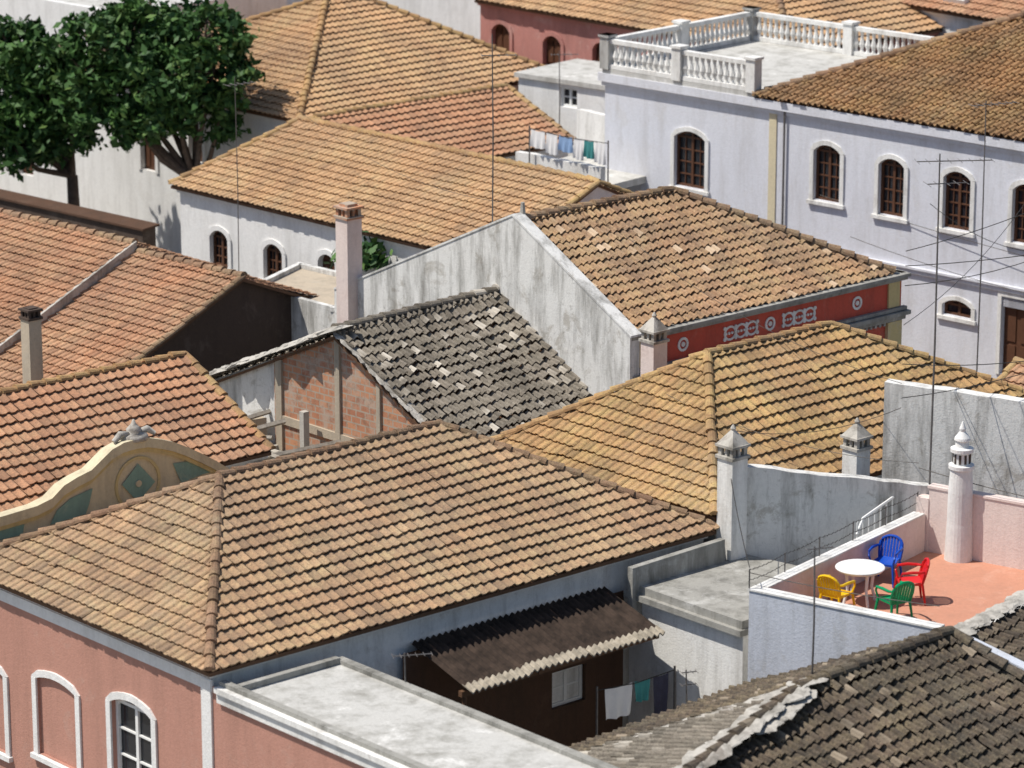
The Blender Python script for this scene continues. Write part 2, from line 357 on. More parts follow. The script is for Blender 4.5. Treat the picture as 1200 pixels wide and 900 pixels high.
def lumpy(mb,p,q,n,r,rnd,keep=.85,hf=.5):
    p=Vector(p);q=Vector(q); d=(q-p); ln=d.length; dn=d.normalized(); sd=dn.cross(Vector((0,0,1))).normalized(); up=sd.cross(dn)
    m=int(ln/(r*.38))
    for k in range(m):
        if rnd.random()>keep: continue
        c=p+d*((k+rnd.uniform(-.4,.4))/m)+sd*rnd.uniform(-.6,.6)*r-up*r*.35
        a=rnd.uniform(.6,1.5)*r; h=rnd.uniform(.35,.8)*r*hf; ax=(dn*rnd.uniform(.6,1)+sd*rnd.uniform(-.6,.6)).normalized(); ay=up.cross(ax)
        base=len(mb.v); S=9
        for lv,(rr,hh_) in enumerate(((1.35,-.3),(1.05,.5),(.55,.9))):
            for j in range(S):
                an=2*math.pi*j/S; w_=rr*rnd.uniform(.75,1.2); mb.v.append(tuple(c+ax*math.cos(an)*a*1.5*w_+ay*math.sin(an)*a*w_+up*(r*.25+h*hh_*rnd.uniform(.85,1.1)))); mb.c.append((.5,)*3)
        for lv in range(2):
            for j in range(S):
                jn=(j+1)%S; mb.f.append((base+lv*S+j,base+lv*S+jn,base+(lv+1)*S+jn,base+(lv+1)*S+j))
        mb.f.append(tuple(base+2*S+j for j in range(S)))
# =========================== A: pink town house ============================================
A_E1=P(245,785,4.5); A_E2=P(843,617,4.5)
aa=(A_E2-A_E1).normalized(); bb=Vector((aa.y,-aa.x,0))
def Q(al,be,z=0): q=A_E1+aa*al+bb*be; return Vector((q.x,q.y,z))
A=house('pink_townhouse',A_E1,A_E2,4.5,6.48,P(260,558,6.48),P(512,495,6.48),tile='t_A',cap='cap_brown',seed=11,row=.29,col=.21,
   mats={'left':'pink','front':'white','back':'white','right':'concrete'},
   ops={'left':[((130,178,822,925,3.3),dict(rise=.16,fm='frame_white')),((42,88,797,893,3.4),dict(rise=.12,kind='blind')),((-42,3,775,872,3.4),dict(rise=.12,kind='blind'))]},done=False,rcap=.095)
L=A.fr['left']
cm=A.g('corner_pilaster','white_clean'); lbox(cm,L,L.len-.26,L.len+.03,0,4.2,.004,.06)
lbox(A.g('frieze_band','white_clean'),L,-.05,L.len+.05,4.0,4.22,.004,.045)
A.done()
W=Bld('flat_roof_wing'); 
z=4.08
pts=[Q(.22,.0,z),Q(.22,12,z),Q(2.75,12,z),Q(2.75,.25,z)]
W.g('slab','concrete_light').extr(pts,(0,0,-.2))
L=Fr(Q(.2,-.24),Q(.2,12)); wall(W,L,0,4.1,mat='pink',part='street_wall',ops=[])
lbox(W.g('cornice','white'),L,.26,L.len,3.86,4.06,.003,.07); lbox(W.g('cornice','white'),L,.26,L.len,4.06,4.16,.003,.13)
lbox(W.g('parapet','concrete'),L,.26,L.len,4.085,4.24,-.14,-.002)
L=Fr(Q(2.75,12),Q(2.75,.25)); wall(W,L,0,3.88,mat='white_worn',part='court_wall')
lbox(W.g('parapet','concrete'),L,0,L.len,4.085,4.16,-.12,.05)
L=Fr(Q(2.75,.25),Q(.22,.25)); wall(W,L,0,3.88,mat='concrete',part='end_wall'); lbox(W.g('parapet','concrete'),L,.1,L.len-.2,4.085,4.2,-.13,.0)
W.done()
# porch
B=Bld('corrugated_porch'); mb=B.g('corrugated_sheet','corr_shaded',True); mbe=B.g('sheet_edge','asbestos')
a0,a1,b0,b1,zb,zf=4.7,9.62,-.15,1.55,3.86,3.36
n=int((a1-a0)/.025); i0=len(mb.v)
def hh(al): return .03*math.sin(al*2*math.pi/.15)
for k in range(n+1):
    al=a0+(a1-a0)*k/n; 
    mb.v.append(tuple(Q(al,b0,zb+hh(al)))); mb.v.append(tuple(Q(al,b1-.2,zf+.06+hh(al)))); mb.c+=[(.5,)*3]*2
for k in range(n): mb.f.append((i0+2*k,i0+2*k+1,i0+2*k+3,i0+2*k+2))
rr_=random.Random(2)
sheet_off=[rr_.uniform(-.05,.05) for _ in range(8)]
for k in range(n):
    al=a0+(a1-a0)*k/n; al2=a0+(a1-a0)*(k+1)/n; so=sheet_off[int((al-a0)/.75)]
    mbe.hexa([Q(al,b1-.24+so,zf+.09+hh(al)),Q(al2,b1-.24+so,zf+.09+hh(al2)),Q(al2,b1+so,zf+.02+hh(al2)),Q(al,b1+so,zf+.02+hh(al))],
             [Q(al,b1-.24+so,zf+.07+hh(al)),Q(al2,b1-.24+so,zf+.07+hh(al2)),Q(al2,b1+so,zf-.01+hh(al2)),Q(al,b1+so,zf-.01+hh(al))])
wd=B.g('beams','wood_brown')
for al in (5,6.5,8,9.5): wd.hexa([Q(al,.0,zb-.15),Q(al+.08,.0,zb-.15),Q(al+.08,b1-.1,zf-.12),Q(al,b1-.1,zf-.12)],[Q(al,.0,zb-.06),Q(al+.08,.0,zb-.06),Q(al+.08,b1-.1,zf-.04),Q(al,b1-.1,zf-.04)])
wd.hexa([Q(a0,b1-.3,zf-.16),Q(a1,b1-.3,zf-.16),Q(a1,b1-.2,zf-.16),Q(a0,b1-.2,zf-.16)],[Q(a0,b1-.3,zf-.05),Q(a1,b1-.3,zf-.05),Q(a1,b1-.2,zf-.05),Q(a0,b1-.2,zf-.05)])
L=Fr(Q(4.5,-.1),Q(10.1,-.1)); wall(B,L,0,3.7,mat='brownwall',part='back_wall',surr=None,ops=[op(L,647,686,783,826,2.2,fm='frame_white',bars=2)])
B.g('posts','wood_brown').tube([Q(4.8,1.3,0),Q(4.8,1.3,3.3)],.04)
B.done()
B=Bld('concrete_annex')
pts=[Q(10.1,.05,3.9),Q(10.1,3.15,3.9),Q(13.6,3.0,3.9),Q(13.0,.05,3.9)]
B.g('slab','concrete').extr(pts,(0,0,-.16)); B.g('slab','concrete').extr([Q(10.0,.0,3.74),Q(10.0,3.2,3.74),Q(10.3,3.2,3.74),Q(10.3,0,3.74)],(0,0,-.12))
L=Fr(Q(10.16,.0),Q(10.16,3.12)); wall(B,L,0,3.62,mat='white',part='wall_w',surr=None)
L=Fr(Q(10.16,3.12),Q(13.6,3.12)); wall(B,L,0,3.74,mat='white',part='wall_s',surr=None)
B.g('upstand','concrete').extr([Q(9.9,.22,3.3),Q(12.4,.22,3.3),Q(12.4,.22,4.36),Q(9.9,.22,4.3)],tuple(bb*.14))
B.done()
# =========================== D =============================================
D=house('hip_roof_house',P(838,603,4.75),P(838,603,4.75)+aa*11.2,4.75,6.85,P(825,412,6.85),P(978,380,6.85),tile='t_D',cap='cap_gold',seed=21,
  mats={'front':'white','left':'white'},row=.30,col=.22,rcap=.1)
# =========================== E: red frieze house ===============================================
E1=P(745,393,5.5);E2=P(1060,320,5.5); ea=(E2-E1); eL=ea.length; ea.normalize(); en=Vector((-ea.y,ea.x,0))
B=Bld('red_frieze_house')
def QE(al,pe,z): q=E1+ea*al+en*pe; return Vector((q.x,q.y,z))
wf=3.85; zr=7.55; bk=10.3; zbk=4.65
r0=QE(0,wf,zr); r1=QE(eL-4.2,wf,zr)
T=B.g('roof_tiles','t_E'); 
f1=[QE(0,.1,5.55),QE(eL-.3,.1,5.55),r1,r0]; f2=[QE(eL,bk,zbk),QE(0,bk,zbk),r0,r1]; f3=[QE(eL-.3,.1,5.55),QE(eL,bk,zbk),r1]
for i,f in enumerate((f1,f2,f3)): facet(T,f,.28,.205,'canal',jit=.014,seed=31+i,sag=.035)
for f in (f1,f2,f3): B.g('roof_deck','wood_brown').extr([p-Vector((0,0,.11)) for p in f],(0,0,-.06))
C=B.g('ridge_tiles','cap_brown'); caps(C,r0,r1,.12,seed=5,up=.03); caps(C,f1[1],r1,.12,seed=6,up=.03)
gw=B.g('gable_wall','white_worn'); o0=-.32
def gp(pe,z,al=o0): return QE(al,pe,z)
g=[gp(-.15,0),gp(bk+.2,0),gp(bk+.2,zbk+.05),gp(wf+.12,zr+.14),gp(wf-.12,zr+.14),gp(-.15,5.55)]
gw.extr(g,tuple(ea*.3))
cp=B.g('gable_coping','white_worn')
for p,q in (((-.2,5.53),(wf,zr+.14)),((wf,zr+.14),(bk+.2,zbk+.05))):
    cp.extr([gp(p[0],p[1]+.0,o0-.02),gp(q[0],q[1]+.0,o0-.02),gp(q[0],q[1]+.05,o0-.02),gp(p[0],p[1]+.05,o0-.02)],tuple(ea*.34))
B.g('gable_finial','mortar').tube([r0+Vector((0,0,.1)),r0+Vector((0,0,.42))],[.09,.05],6)
L=Fr(QE(-.02,0,0),QE(eL-.1,0,0)); wall(B,L,0,4.4,mat='friezered',part='front_wall',surr=None,ops=[])
wall(B,L,4.4,5.4,mat='friezered',part='frieze',surr=None)
co=B.g('cornice','concrete')
lbox(co,L,-.25,L.len+.12,5.36,5.44,-.1,.10); lbox(co,L,-.25,L.len+.16,5.44,5.52,-.3,.16); lbox(co,L,-.2,L.len+.1,4.62,4.70,.0,.12); lbox(co,L,-.2,L.len+.16,4.50,4.60,.0,.2); lbox(co,L,-.2,L.len+.08,4.38,4.48,.0,.1)
for k in range(56): lbox(co,L,k*.16,k*.16+.07,4.30,4.38,.0,.08)
pl=B.g('pilaster','ochre'); lbox(pl,L,L.len-.55,L.len-.05,0,4.37,.003,.10); lbox(pl,L,L.len-.5,L.len-.1,4.72,5.34,.003,.05)
lbox(pl,L,-.2,.15,4.72,5.34,.003,.05); lbox(pl,L,-.2,.2,0,4.37,.003,.08)
L2=Fr(QE(eL-.1,0,0),QE(eL-.1,bk,0)); wall(B,L2,0,5.4,mat='friezered',part='side_wall',surr=None); lbox(co,L2,0,L2.len,5.44,5.52,.0,.2); lbox(co,L2,0,L2.len,4.5,4.6,.0,.18)
wm=B.g('frieze_ornament','white')
def ring(mb,L,sc,zc,r0,r1,d=.02,n=16,sx=1):
    for i in range(n):
        A0=2*math.pi*i/n;A1=2*math.pi*(i+1)/n
        q=[(sc+sx*r*math.cos(x),zc+r*math.sin(x)) for r,x in ((r0,A0),(r1,A0),(r1,A1),(r0,A1))]
        mb.hexa([L(*p,.003) for p in q],[L(*p,d) for p in q])
zc=5.03
for u in (868,936):
    s0=L.s_at(u,zc)
    for k in (-.36,0,.36):
        ring(wm,L,s0+k,zc,.13,.18,.02+.003*(k==0),16,1.15)
    for k in range(-5,6):
        ring(wm,L,s0+k*.1,zc+.0,.0,.035,.03,6)
    for k in (-.54,-.18,.18,.54):
        for q in (-.13,.13): ring(wm,L,s0+k,zc+q,.0,.05,.027,8)
for u in (800,902,1004): 
    s0=L.s_at(u,zc); ring(wm,L,s0,zc,.11,.17,.025); ring(wm,L,s0,zc,.0,.06,.03,10)
B.done()
# =========================== F: old grey roof, brick gable =================================
B=Bld('old_brick_gable_house')
R1=P(393,386,5.8); R2=P(575,342,5.8); fa=(R2-R1).normalized(); fb=Vector((fa.y,-fa.x,0)); fl=(R2-R1).length+.55
def QF(al,be,z): q=R1+fa*al+fb*be; return Vector((q.x,q.y,z))
fr=[QF(-.05,5.0,3.05),QF(fl+.35,5.0,3.05),QF(fl,0,5.8),QF(-.05,0,5.8)]
T=B.g('roof_tiles','t_grey'); facet(T,fr,.28,.19,'canal',jit=.028,seed=41,lift=.055,sag=.06)
ba=[QF(fl,-5.0,3.6),QF(0,-5.0,3.6),QF(0,0,5.8),QF(fl,0,5.8)]; facet(T,ba,.28,.19,'canal',jit=.028,seed=42,lift=.055,sag=.05)
for f in (fr,ba): B.g('roof_deck','wood_brown').extr([p-Vector((0,0,.17)) for p in f],(0,0,-.06))
caps(B.g('ridge_tiles','t_grey'),QF(0,0,5.83),QF(fl,0,5.83),.11,seed=9)
gm=B.g('gable_bricks','brick')
gm.extr([QF(.08,-2.2,0),QF(.08,4.9,0),QF(.08,4.9,3.0),QF(.08,0,5.66),QF(.08,-2.2,4.72)],tuple(fa*.25))
pm=B.g('concrete_piers','beige')
for be,w_ in ((.0,.16),(1.35,.12),(-2.0,.2),(3.2,.16)):
    zt=5.6-abs(be)*(.53 if be>0 else .44); pm.extr([QF(.02,be-w_/2,0),QF(.02,be+w_/2,0),QF(.02,be+w_/2,zt),QF(.02,be-w_/2,zt)],tuple(fa*.2))
pm.extr([QF(.03,-2.1,3.2),QF(.03,4.9,3.0),QF(.03,4.9,3.2),QF(.03,-2.1,3.4)],tuple(fa*.2))
pm.extr([QF(.02,.0,5.48),QF(.02,4.9,2.86),QF(.02,4.9,3.02),QF(.02,.0,5.68)],tuple(fa*.2))
mo=B.g('mortar_verge','mortar'); rnd=random.Random(4)
lumpy(mo,QF(.05,0,5.8),QF(.05,-5,3.64),20,.16,rnd,.95,.9); lumpy(mo,QF(.02,0,5.78),QF(.02,4.9,3.08),24,.07,rnd)
B.g('white_gable_side','white_worn').extr([QF(.12,-5,0),QF(.12,-2.2,0),QF(.12,-2.2,4.7),QF(.12,-5,3.5)],tuple(fa*.2))
L=Fr(QF(.1,4.8,0),QF(fl,4.8,0)); wall(B,L,0,2.95,mat='white_worn',part='wall_front',surr=None)
B.done()
mb=MB(); rnd=random.Random(12)
for k in range(46):
    q=QF(rnd.uniform(-3.6,-.2),rnd.uniform(-2.8,3.2),rnd.uniform(2.6,3.5)); an=rnd.choice([.75,-.8,.7,-.75])+rnd.uniform(-.25,.25); l=rnd.uniform(.8,2.6)
    d=Vector((math.cos(an),math.sin(an),rnd.uniform(-.15,.15)))*l/2
    mb.tube([q-d,q+d],[rnd.uniform(.03,.07)]*2,4)
single('timber_pile',mb,'wood_grey')
mb=MB()
for k in range(220):
    q=QF(rnd.uniform(-3.8,-.1),rnd.uniform(-2.8,3.3),2.58); mb.box(q.x,q.y,2.5,2.58+rnd.uniform(.02,.22),rnd.uniform(.08,.35),rnd.uniform(.08,.25),rnd.uniform(0,3))
single('rubble_heap',mb,'mortar')
B=Bld('ruined_yard_wall'); w_=B.g('wall','white_worn')
def wl(mb,p,q,z0,z1a,z1b,th=.25,rg=.02):
    p=Vector((p[0],p[1],0));q=Vector((q[0],q[1],0)); d=(q-p).normalized(); n=Vector((d.y,-d.x,0))
    k=max(2,int((q-p).length/.3)); top=[]
    rr=random.Random(int(abs(p.x*31+p.y*17)))
    for i in range(k+1): 
        x=p.lerp(q,i/k); top.append(x+Vector((0,0,z1a+(z1b-z1a)*i/k+rr.uniform(-rg,rg))))
    mb.extr([p+Vector((0,0,z0))]+[q+Vector((0,0,z0))]+top[::-1],tuple(n*-th))
wl(w_,QF(-3.9,-3,0),QF(-3.9,4.5,0),0,2.9,2.9,.25,.1); wl(w_,QF(-3.9,3.6,0),QF(0,3.4,0),0,3.1,3.2,.25,.1); wl(B.g('wall_b','beige'),QF(-3.9,-2.8,0),QF(0,-2.4,0),0,3.5,3.3,.25,.1)
B.g('floor','concrete').extr([QF(-3.9,-3,2.55),QF(-3.9,4.4,2.55),QF(0,4.4,2.55),QF(0,-3,2.55)],(0,0,-.2))
q=P(357,520,3.0); B.g('post','mortar').box(q.x,q.y,0,ZV(q.y,482),.16,.16,.7)
B.done()
# =========================== G: left house + ornate parapet ======================================
G_E2=P(318,526,4.5); gR2=P(200,418,6.0)
G=house('tiled_house',G_E2-aa*11,G_E2,4.5,6.0,w=(gR2-G_E2).dot(-bb),al1=0,al2=11,left='gable',right='gable',tile='t_orange',cap='cap_gold',seed=51,row=.31,wallmat='white_worn')
B=Bld('ornamental_parapet')
L=Fr(Q(-3,-8.7),Q(7.6,-8.7))
def LP(u,v,d=0):
    z=5.2
    for _ in range(3):
        s=L.s_at(u,z); z=ZV(L(s,0).y,v)
    return (s,z)
crest=[(-60,622),(0,606),(40,594),(58,585),(72,570),(88,560),(104,552),(116,540),(128,528),(142,520),(156,516),(170,514),(186,516),(200,519),(214,524),(232,532),(250,541),(268,552),(285,556)]
cr=[LP(*q) for q in crest]
B.g('wall','cream').extr([L(cr[0][0],3)]+[L(cr[-1][0],3)]+[L(*p) for p in cr[::-1]],tuple(L.n*-.25))
tr=[(s,z-.16) for s,z in cr]; band(B.g('trim','cream'),L,tr,[(s,z+.04) for s,z in cr],.003,.10)
tr2=[(s,z-.26) for s,z in cr]; band(B.g('trim_inner','ochre'),L,tr2,[(s,z-.163) for s,z in cr],.003,.05)
tm=B.g('teal_panels','teal')
def panel(px,d=.02,mb=None): (mb or tm).poly([L(*LP(*q),d) for q in px])
panel([(58,615),(66,598),(82,584),(108,572),(104,590),(100,602)]); panel([(202,543),(222,540),(250,552),(236,556),(212,566)]); panel([(-30,640),(-30,628),(28,614),(26,626)])
panel([(161,543),(181,564),(161,588),(142,568)],.03); 
dm=B.g('medallion','ochre'); s0,z0_=LP(161,566); ring(dm,L,s0,z0_,.50,.56,.03,28)
ring(B.g('medallion_center','cream'),L,s0,z0_,.0,.07,.06,10)
fm=B.g('finial','mortar',True); s0,z0_=LP(161,513); q=L(s0,0,-.12)
fm.lathe(q.x,q.y,[(.30,z0_-.05),(.28,z0_+.05),(.14,z0_+.08),(.16,z0_+.16),(.10,z0_+.22),(.05,z0_+.28),(.02,z0_+.36)],10)
for k in (-1,1):
    fm.tube([L(s0+k*.5,z0_-.02,-.12),L(s0+k*.33,z0_+.10,-.12),L(s0+k*.15,z0_+.08,-.12)],[.05,.08,.06],6)
B.done()
# =========================== J ====================================
J=house('white_arched_window_house',P(200,215,5),P(520,292,5)+(P(520,292,5)-P(200,215,5)).normalized()*2.0,5,6.55,P(345,140,6.55),P(680,205,6.55),right='gable',tile='t_far',cap='cap_gold',seed=61,row=.30,col=.22,
  wallmat='white_clean',inset=.18,frame='wood_dark',
  ops={'front':[((247,268,270,313,3.5),dict(rise=.22,qm=1)),((310,332,286,330,3.3),dict(rise=.22,qm=1)),((374,394,298,340,3.3),dict(rise=.22,kind='door'))]})
# =========================== K, L =====================================================================
K=house('hip_roof_villa',P(350,140,5.5),P(655,86,5.5),5.5,7.9,w=5.4,al1=5.9,al2=7.0,tile='t_far',cap='cap_gold',seed=71,row=.31,col=.23,wallmat='white_clean',sag=.04,
   ops={'left':[((222,238,150,190,4),dict(kind='door')),((165,182,160,200,4),dict(kind='door'))]})
l0=P(370,137,6);l1=P(594,100,6); la=(l1-l0).normalized(); lb=Vector((la.y,-la.x,0))
house('low_tiled_wing',l0+lb*3,l1+lb*3,4.75,6,w=3,al1=0,al2=8,left='gable',right='gable',tile='t_orange',cap='cap_gold',seed=81,row=.31,col=.23,wallmat='white')
B=Bld('white_yard_building')
p=Vector((.2,108.3,0)); q=Vector((3.1,105.9,0)); L=Fr(p,q)
wall(B,L,0,6.1,ops=[op(L,656,676,103,126,5,fm='frame_white',bars=2)],mat='white_clean',surr=None); wall(B,Fr(q,q-L.n*3),0,6.1,mat='white',part='side',surr=None)
B.g('roof','concrete_light').extr([L(-.1,6.1,.1),L(L.len+.1,6.1,.1),L(L.len+.1,6.1,-3),L(-.1,6.1,-3)],(0,0,.14)); B.done()
B=Bld('roof_terrace_wall'); mbw=B.g('walls','white')
wl(mbw,(0.1,101.6),(2.5,99.2),0,5.15,5.15,.2); wl(mbw,(1.9,103.6),(3.2,102.0),0,6.0,6.0,.2); B.g('floor','concrete_light').extr([Vector((0.2,101.6,4.6)),Vector((2.5,99.2,4.6)),Vector((4.5,101.5,4.6)),Vector((2,104,4.6))],(0,0,-.2)); B.done()
def cloth(mb,p,q,h,rnd,amp=.05):
    n=8; m_=5; i=len(mb.v); d=(q-p); nn=Vector((d.y,-d.x,0)).normalized(); sk=rnd.uniform(-.08,.08)
    for k in range(n+1):
        for j in range(m_+1):
            x=p+d*(k/n); mb.v.append(tuple(x+Vector((0,0,-h*j/m_*(1+sk*(k/n-.5))-.03*math.sin(math.pi*k/n)))+nn*amp*math.sin(k*1.9+j*.4)*(j/m_))); mb.c.append((.5,)*3)
    for k in range(n):
        for j in range(m_): a=i+k*(m_+1)+j; mb.f.append((a,a+1,a+m_+2,a+m_+1))
def laundry(name,p,q,items):
    B=Bld(name); rnd=random.Random(5); B.g('line','metal_dark').tube([p,(p+q)/2-Vector((0,0,.06)),q],.012,4)
    for e in (p,q): B.g('line_poles','metal').tube([e+Vector((0,0,.08)),e-Vector((0,0,1.2))],.025,6)
    for f0,f1,h,mt in items: cloth(B.g('cloth_'+mt,mt,True),p.lerp(q,f0)-Vector((0,0,.02)),p.lerp(q,f1)-Vector((0,0,.02)),h,rnd)
    B.done()
laundry('laundry_line',V3((.5,101.0),5.95),V3((2.7,98.8),5.95),[(.02,.2,.5,'cloth_white'),(.22,.36,.6,'cloth_white'),(.38,.55,.45,'cloth_blue'),(.57,.68,.6,'cloth_white'),(.7,.82,.5,'cloth_teal'),(.84,.96,.6,'cloth_white')])
laundry('laundry_line',Q(8.2,1.2,2.45),Q(10.1,1.35,2.45),[(.1,.45,.62,'cloth_white'),(.48,.68,.42,'cloth_teal'),(.72,.92,.9,'cloth_dark')])
# =========================== N: big mansion ==================================================
n0=P(706,82,7.5); n2=P(1200,163,7.5); nd=(n2-n0).normalized(); n1=P(893,109,7.5); n1=n0+nd*(n1-n0).dot(nd)
nback=Vector((-nd.y,nd.x,0))
N_=house('balustraded_mansion',n1,n1+nd*20,7.5,10.0,w=6,al1=6,al2=14,tile='t_N',cap='cap_brown',kind='canal',seed=91,row=.32,col=.23,build_walls=False,done=False,jit=.012,rcap=.12,sag=.03)
L=Fr(n0-nback*-.12,n0+nback*.12+nd*24)
kw=dict(rise=.2,bars=4,qm=1)
ops=[op(L,791,827,154,220,5.6,**kw),op(L,954,985,170,236,5.6,**kw),op(L,1030,1060,186,253,5.6,**kw),op(L,1106,1138,201,269,5.6,**kw),op(L,1187,1219,216,286,5.6,**kw)]
wall(N_,L,2.9,7.42,ops=ops,mat='lilac',part='upper_wall',surr='white',sw=.13,pr=.05)
ops=[op(L,1104,1138,352,371,2,rise=.16,kind='sash',bars=1),op(L,1172,1206,350,441,1.5,kind='door',dm='wood_dark',surr=1)]
wall(N_,L,0,2.9,ops=ops,mat='lilac',part='lower_wall',surr='white',sw=.12)
cm=N_.g('mouldings','lilac'); lbox(cm,L,-.08,24,3.32,3.44,.003,.08); lbox(cm,L,-.1,24,3.44,3.50,.003,.13); lbox(cm,L,-.08,24,7.05,7.18,.003,.07); lbox(cm,L,-.14,24,7.18,7.42,.003,.16)
sp=L.s_at(905,5); lbox(N_.g('pilaster','cream'),L,sp-.13,sp+.13,3.52,7.04,.003,.03)
N_.g('downpipe','metal').tube([L(sp+.45,.1,.08),L(sp+.45,7.2,.08)],.035,6)
L3=Fr(n0+nback*.12+nback*12,n0+nback*.12); wall(N_,L3,0,7.42,mat='lilac',part='side_wall')
ft=N_.g('terrace_floor','concrete_light')
dp=6.6; c0=n0; c1=n0+nback*dp; c2=c1+nd*7.6
ft.extr([V3(n0,7.56),V3(n1,7.56),V3(n1+(nd+nback)*4,7.56),V3(c2,7.56),V3(c1,7.56)],(0,0,-.2))
bm=N_.g('balustrade','white'); 
def balus(p,q,z,h=.85):
    L=Fr(p,q); lbox(bm,L,0,L.len,z,z+.12,-.09,.09); lbox(bm,L,0,L.len,z+h-.12,z+h,-.1,.1)
    n=int(L.len/.21)
    for k in range(n):
        x=L((k+.5)*L.len/n,0); bm.lathe(x.x,x.y,[(.07,z+.12),(.045,z+.2),(.09,z+.34),(.05,z+.5),(.045,z+.6),(.07,z+h-.12)],6)
    for s_0 in (0,L.len/2,L.len):
        x=L(s_0,0); bm.box(x.x,x.y,z-.02,z+h+.05,.32,.32,math.atan2(L.d.y,L.d.x)); bm.box(x.x,x.y,z+h+.05,z+h+.12,.40,.40,math.atan2(L.d.y,L.d.x))
balus(n0+nback*.1+nd*.1,n1-nd*.1+nback*.1,7.57); balus(n0+nback*.1+nd*.1,c1+nd*.1,7.57); balus(c1+nd*.1,c2,7.57)
N_.done()
q0=P(1158,462,3.3); house('small_tiled_shed',q0,q0+nd*5,3.3,3.9,w=1.1,al1=0,al2=5,left='gable',right='gable',tile='t_orange',seed=95,wallmat='white_worn')
# =========================== O & background =========================================================
q0=P(556,-2,7.3); q1=P(760,34,7.3); od=(q1-q0).normalized()
O=house('red_plaster_house',q0,q0+od*14,7.3,9.3,w=4.5,al1=0,al2=9,left='gable',right='hip',tile='t_far',cap='cap_brown',seed=101,row=.34,col=.26,wallmat='redold',
  surr='redold',ops={'front':[((577,598,28,62,5.5),dict(rise=.25,kind='door')),((637,658,42,78,5.5),dict(rise=.25,kind='door')),((695,713,50,80,5.5),dict(rise=.25,kind='door'))]})
q0=P(664,86,5.4); B=house('lean_to_roof',q0,q0+od*2.6,5.6,6.5,w=1.6,al1=0,al2=2,left='gable',right='gable',tile='t_orange',seed=105,wallmat='white')
q0=P(872,20,7.6); q1=P(1075,58,7.6); od=(q1-q0).normalized()
S=house('skylight_roof_house',q0+Vector((3,3.4,0)),q0+Vector((3,3.4,0))+od*10,7.9,10.6,w=6,al1=0,al2=8,left='gable',right='gable',tile='t_orange',seed=111,row=.34,col=.26,wallmat='white',done=False,cap='cap_brown')
sk=S.g('skylights','frame_white'); sg_=S.g('skylight_glass','glass')
for k in (2.2,4.6):
    sl=2.7/6; o=S.E1+S.a*k+S.nb*.35+Vector((0,0,.35*sl+.02)); up=(S.nb+Vector((0,0,sl))).normalized(); nn=S.a.cross(up)
    for m_,(x0,x1,y0,y1,d0,d1) in ((sk,(0,.9,0,.1,0,.16)),(sk,(0,.9,.8,.9,0,.16)),(sk,(0,.1,.1,.8,0,.16)),(sk,(.8,.9,.1,.8,0,.16)),(sg_,(.1,.8,.1,.8,.05,.1))):
        f=lambda x,y,d:o+S.a*x+up*y+nn*d
        m_.hexa([f(x0,y0,d0),f(x1,y0,d0),f(x1,y1,d0),f(x0,y1,d0)],[f(x0,y0,d1),f(x1,y0,d1),f(x1,y1,d1),f(x0,y1,d1)])
S.done()
def flatb(name,p,q,dep,z,mat='white_clean',roof='concrete_light',ops=(),z0=0,surr=None,par=.3):
    B=Bld(name); L=Fr(p,q); wall(B,L,z0,z,mat=mat,ops=[op(L,*o[0],**o[1]) for o in ops],surr=surr)
    c=[L(0,0),L(L.len,0),L(L.len,0,-dep),L(0,0,-dep)]
    for k in (1,2,3): wall(B,Fr(c[k],c[(k+1)%4]),z0,z,mat=mat,part='walls_%d'%k)
    ci=[L(.05,0,-.05),L(L.len-.05,0,-.05),L(L.len-.05,0,-dep+.05),L(.05,0,-dep+.05)]
    B.g('roof',roof).extr([V3(x,z-.02) for x in ci],(0,0,-.2))
    if par:
        for k in range(4):
            l=Fr(c[k],c[(k+1)%4]); lbox(B.g('parapet',mat),l,0,l.len-.2,z,z+par,-.2,-.0)
    B.done()
flatb('white_flat_house',(-8,128),(-.5,121),8,8.2)
flatb('white_flat_house',(-20,119),(-12.2,111.6),7,7.2,mat='white_clean',ops=[((20,36,155,205,4),dict(kind='door')),((152,172,172,235,4),dict(kind='door'))])
flatb('white_tall_house',(-19,130),(-11,122),6,11.0,ops=[((40,52,5,22,9),dict()),((100,112,5,22,9),dict())])
house('distant_tiled_house',(-2,135),(10,124),8,10,w=5,al1=4,al2=12,tile='t_far',cap='cap_gold',seed=121,row=.4,col=.3,wallmat='white')
house('distant_tiled_house',(14,116),(28,103),8,10.5,w=5,al1=4,al2=12,tile='t_orange',cap='cap_gold',seed=122,row=.4,col=.3,wallmat='white')
house('distant_tiled_house',(-36,112),(-24,101),4.5,6.5,w=5,al1=4,al2=12,tile='t_orange',cap='cap_gold',seed=123,row=.4,col=.3,wallmat='white')
B=Bld('brown_street_wall'); L=Fr(P(-40,222,3.1),P(167,268,3.1)); wall(B,L,0,3.05,mat='darkwall',surr=None); wall(B,Fr(L(L.len,0),L(L.len,0,-.5)),0,3.05,mat='darkwall',part='end',surr=None); wall(B,Fr(L(L.len,0,-.5),L(0,0,-.5)),0,3.05,mat='darkwall',part='back',surr=None)
B.g('coping','brownwall').extr([L(0,3.05,.08),L(L.len+.1,3.05,.08),L(L.len+.1,3.10,-.58),L(0,3.10,-.58)],(0,0,.06)); B.done()
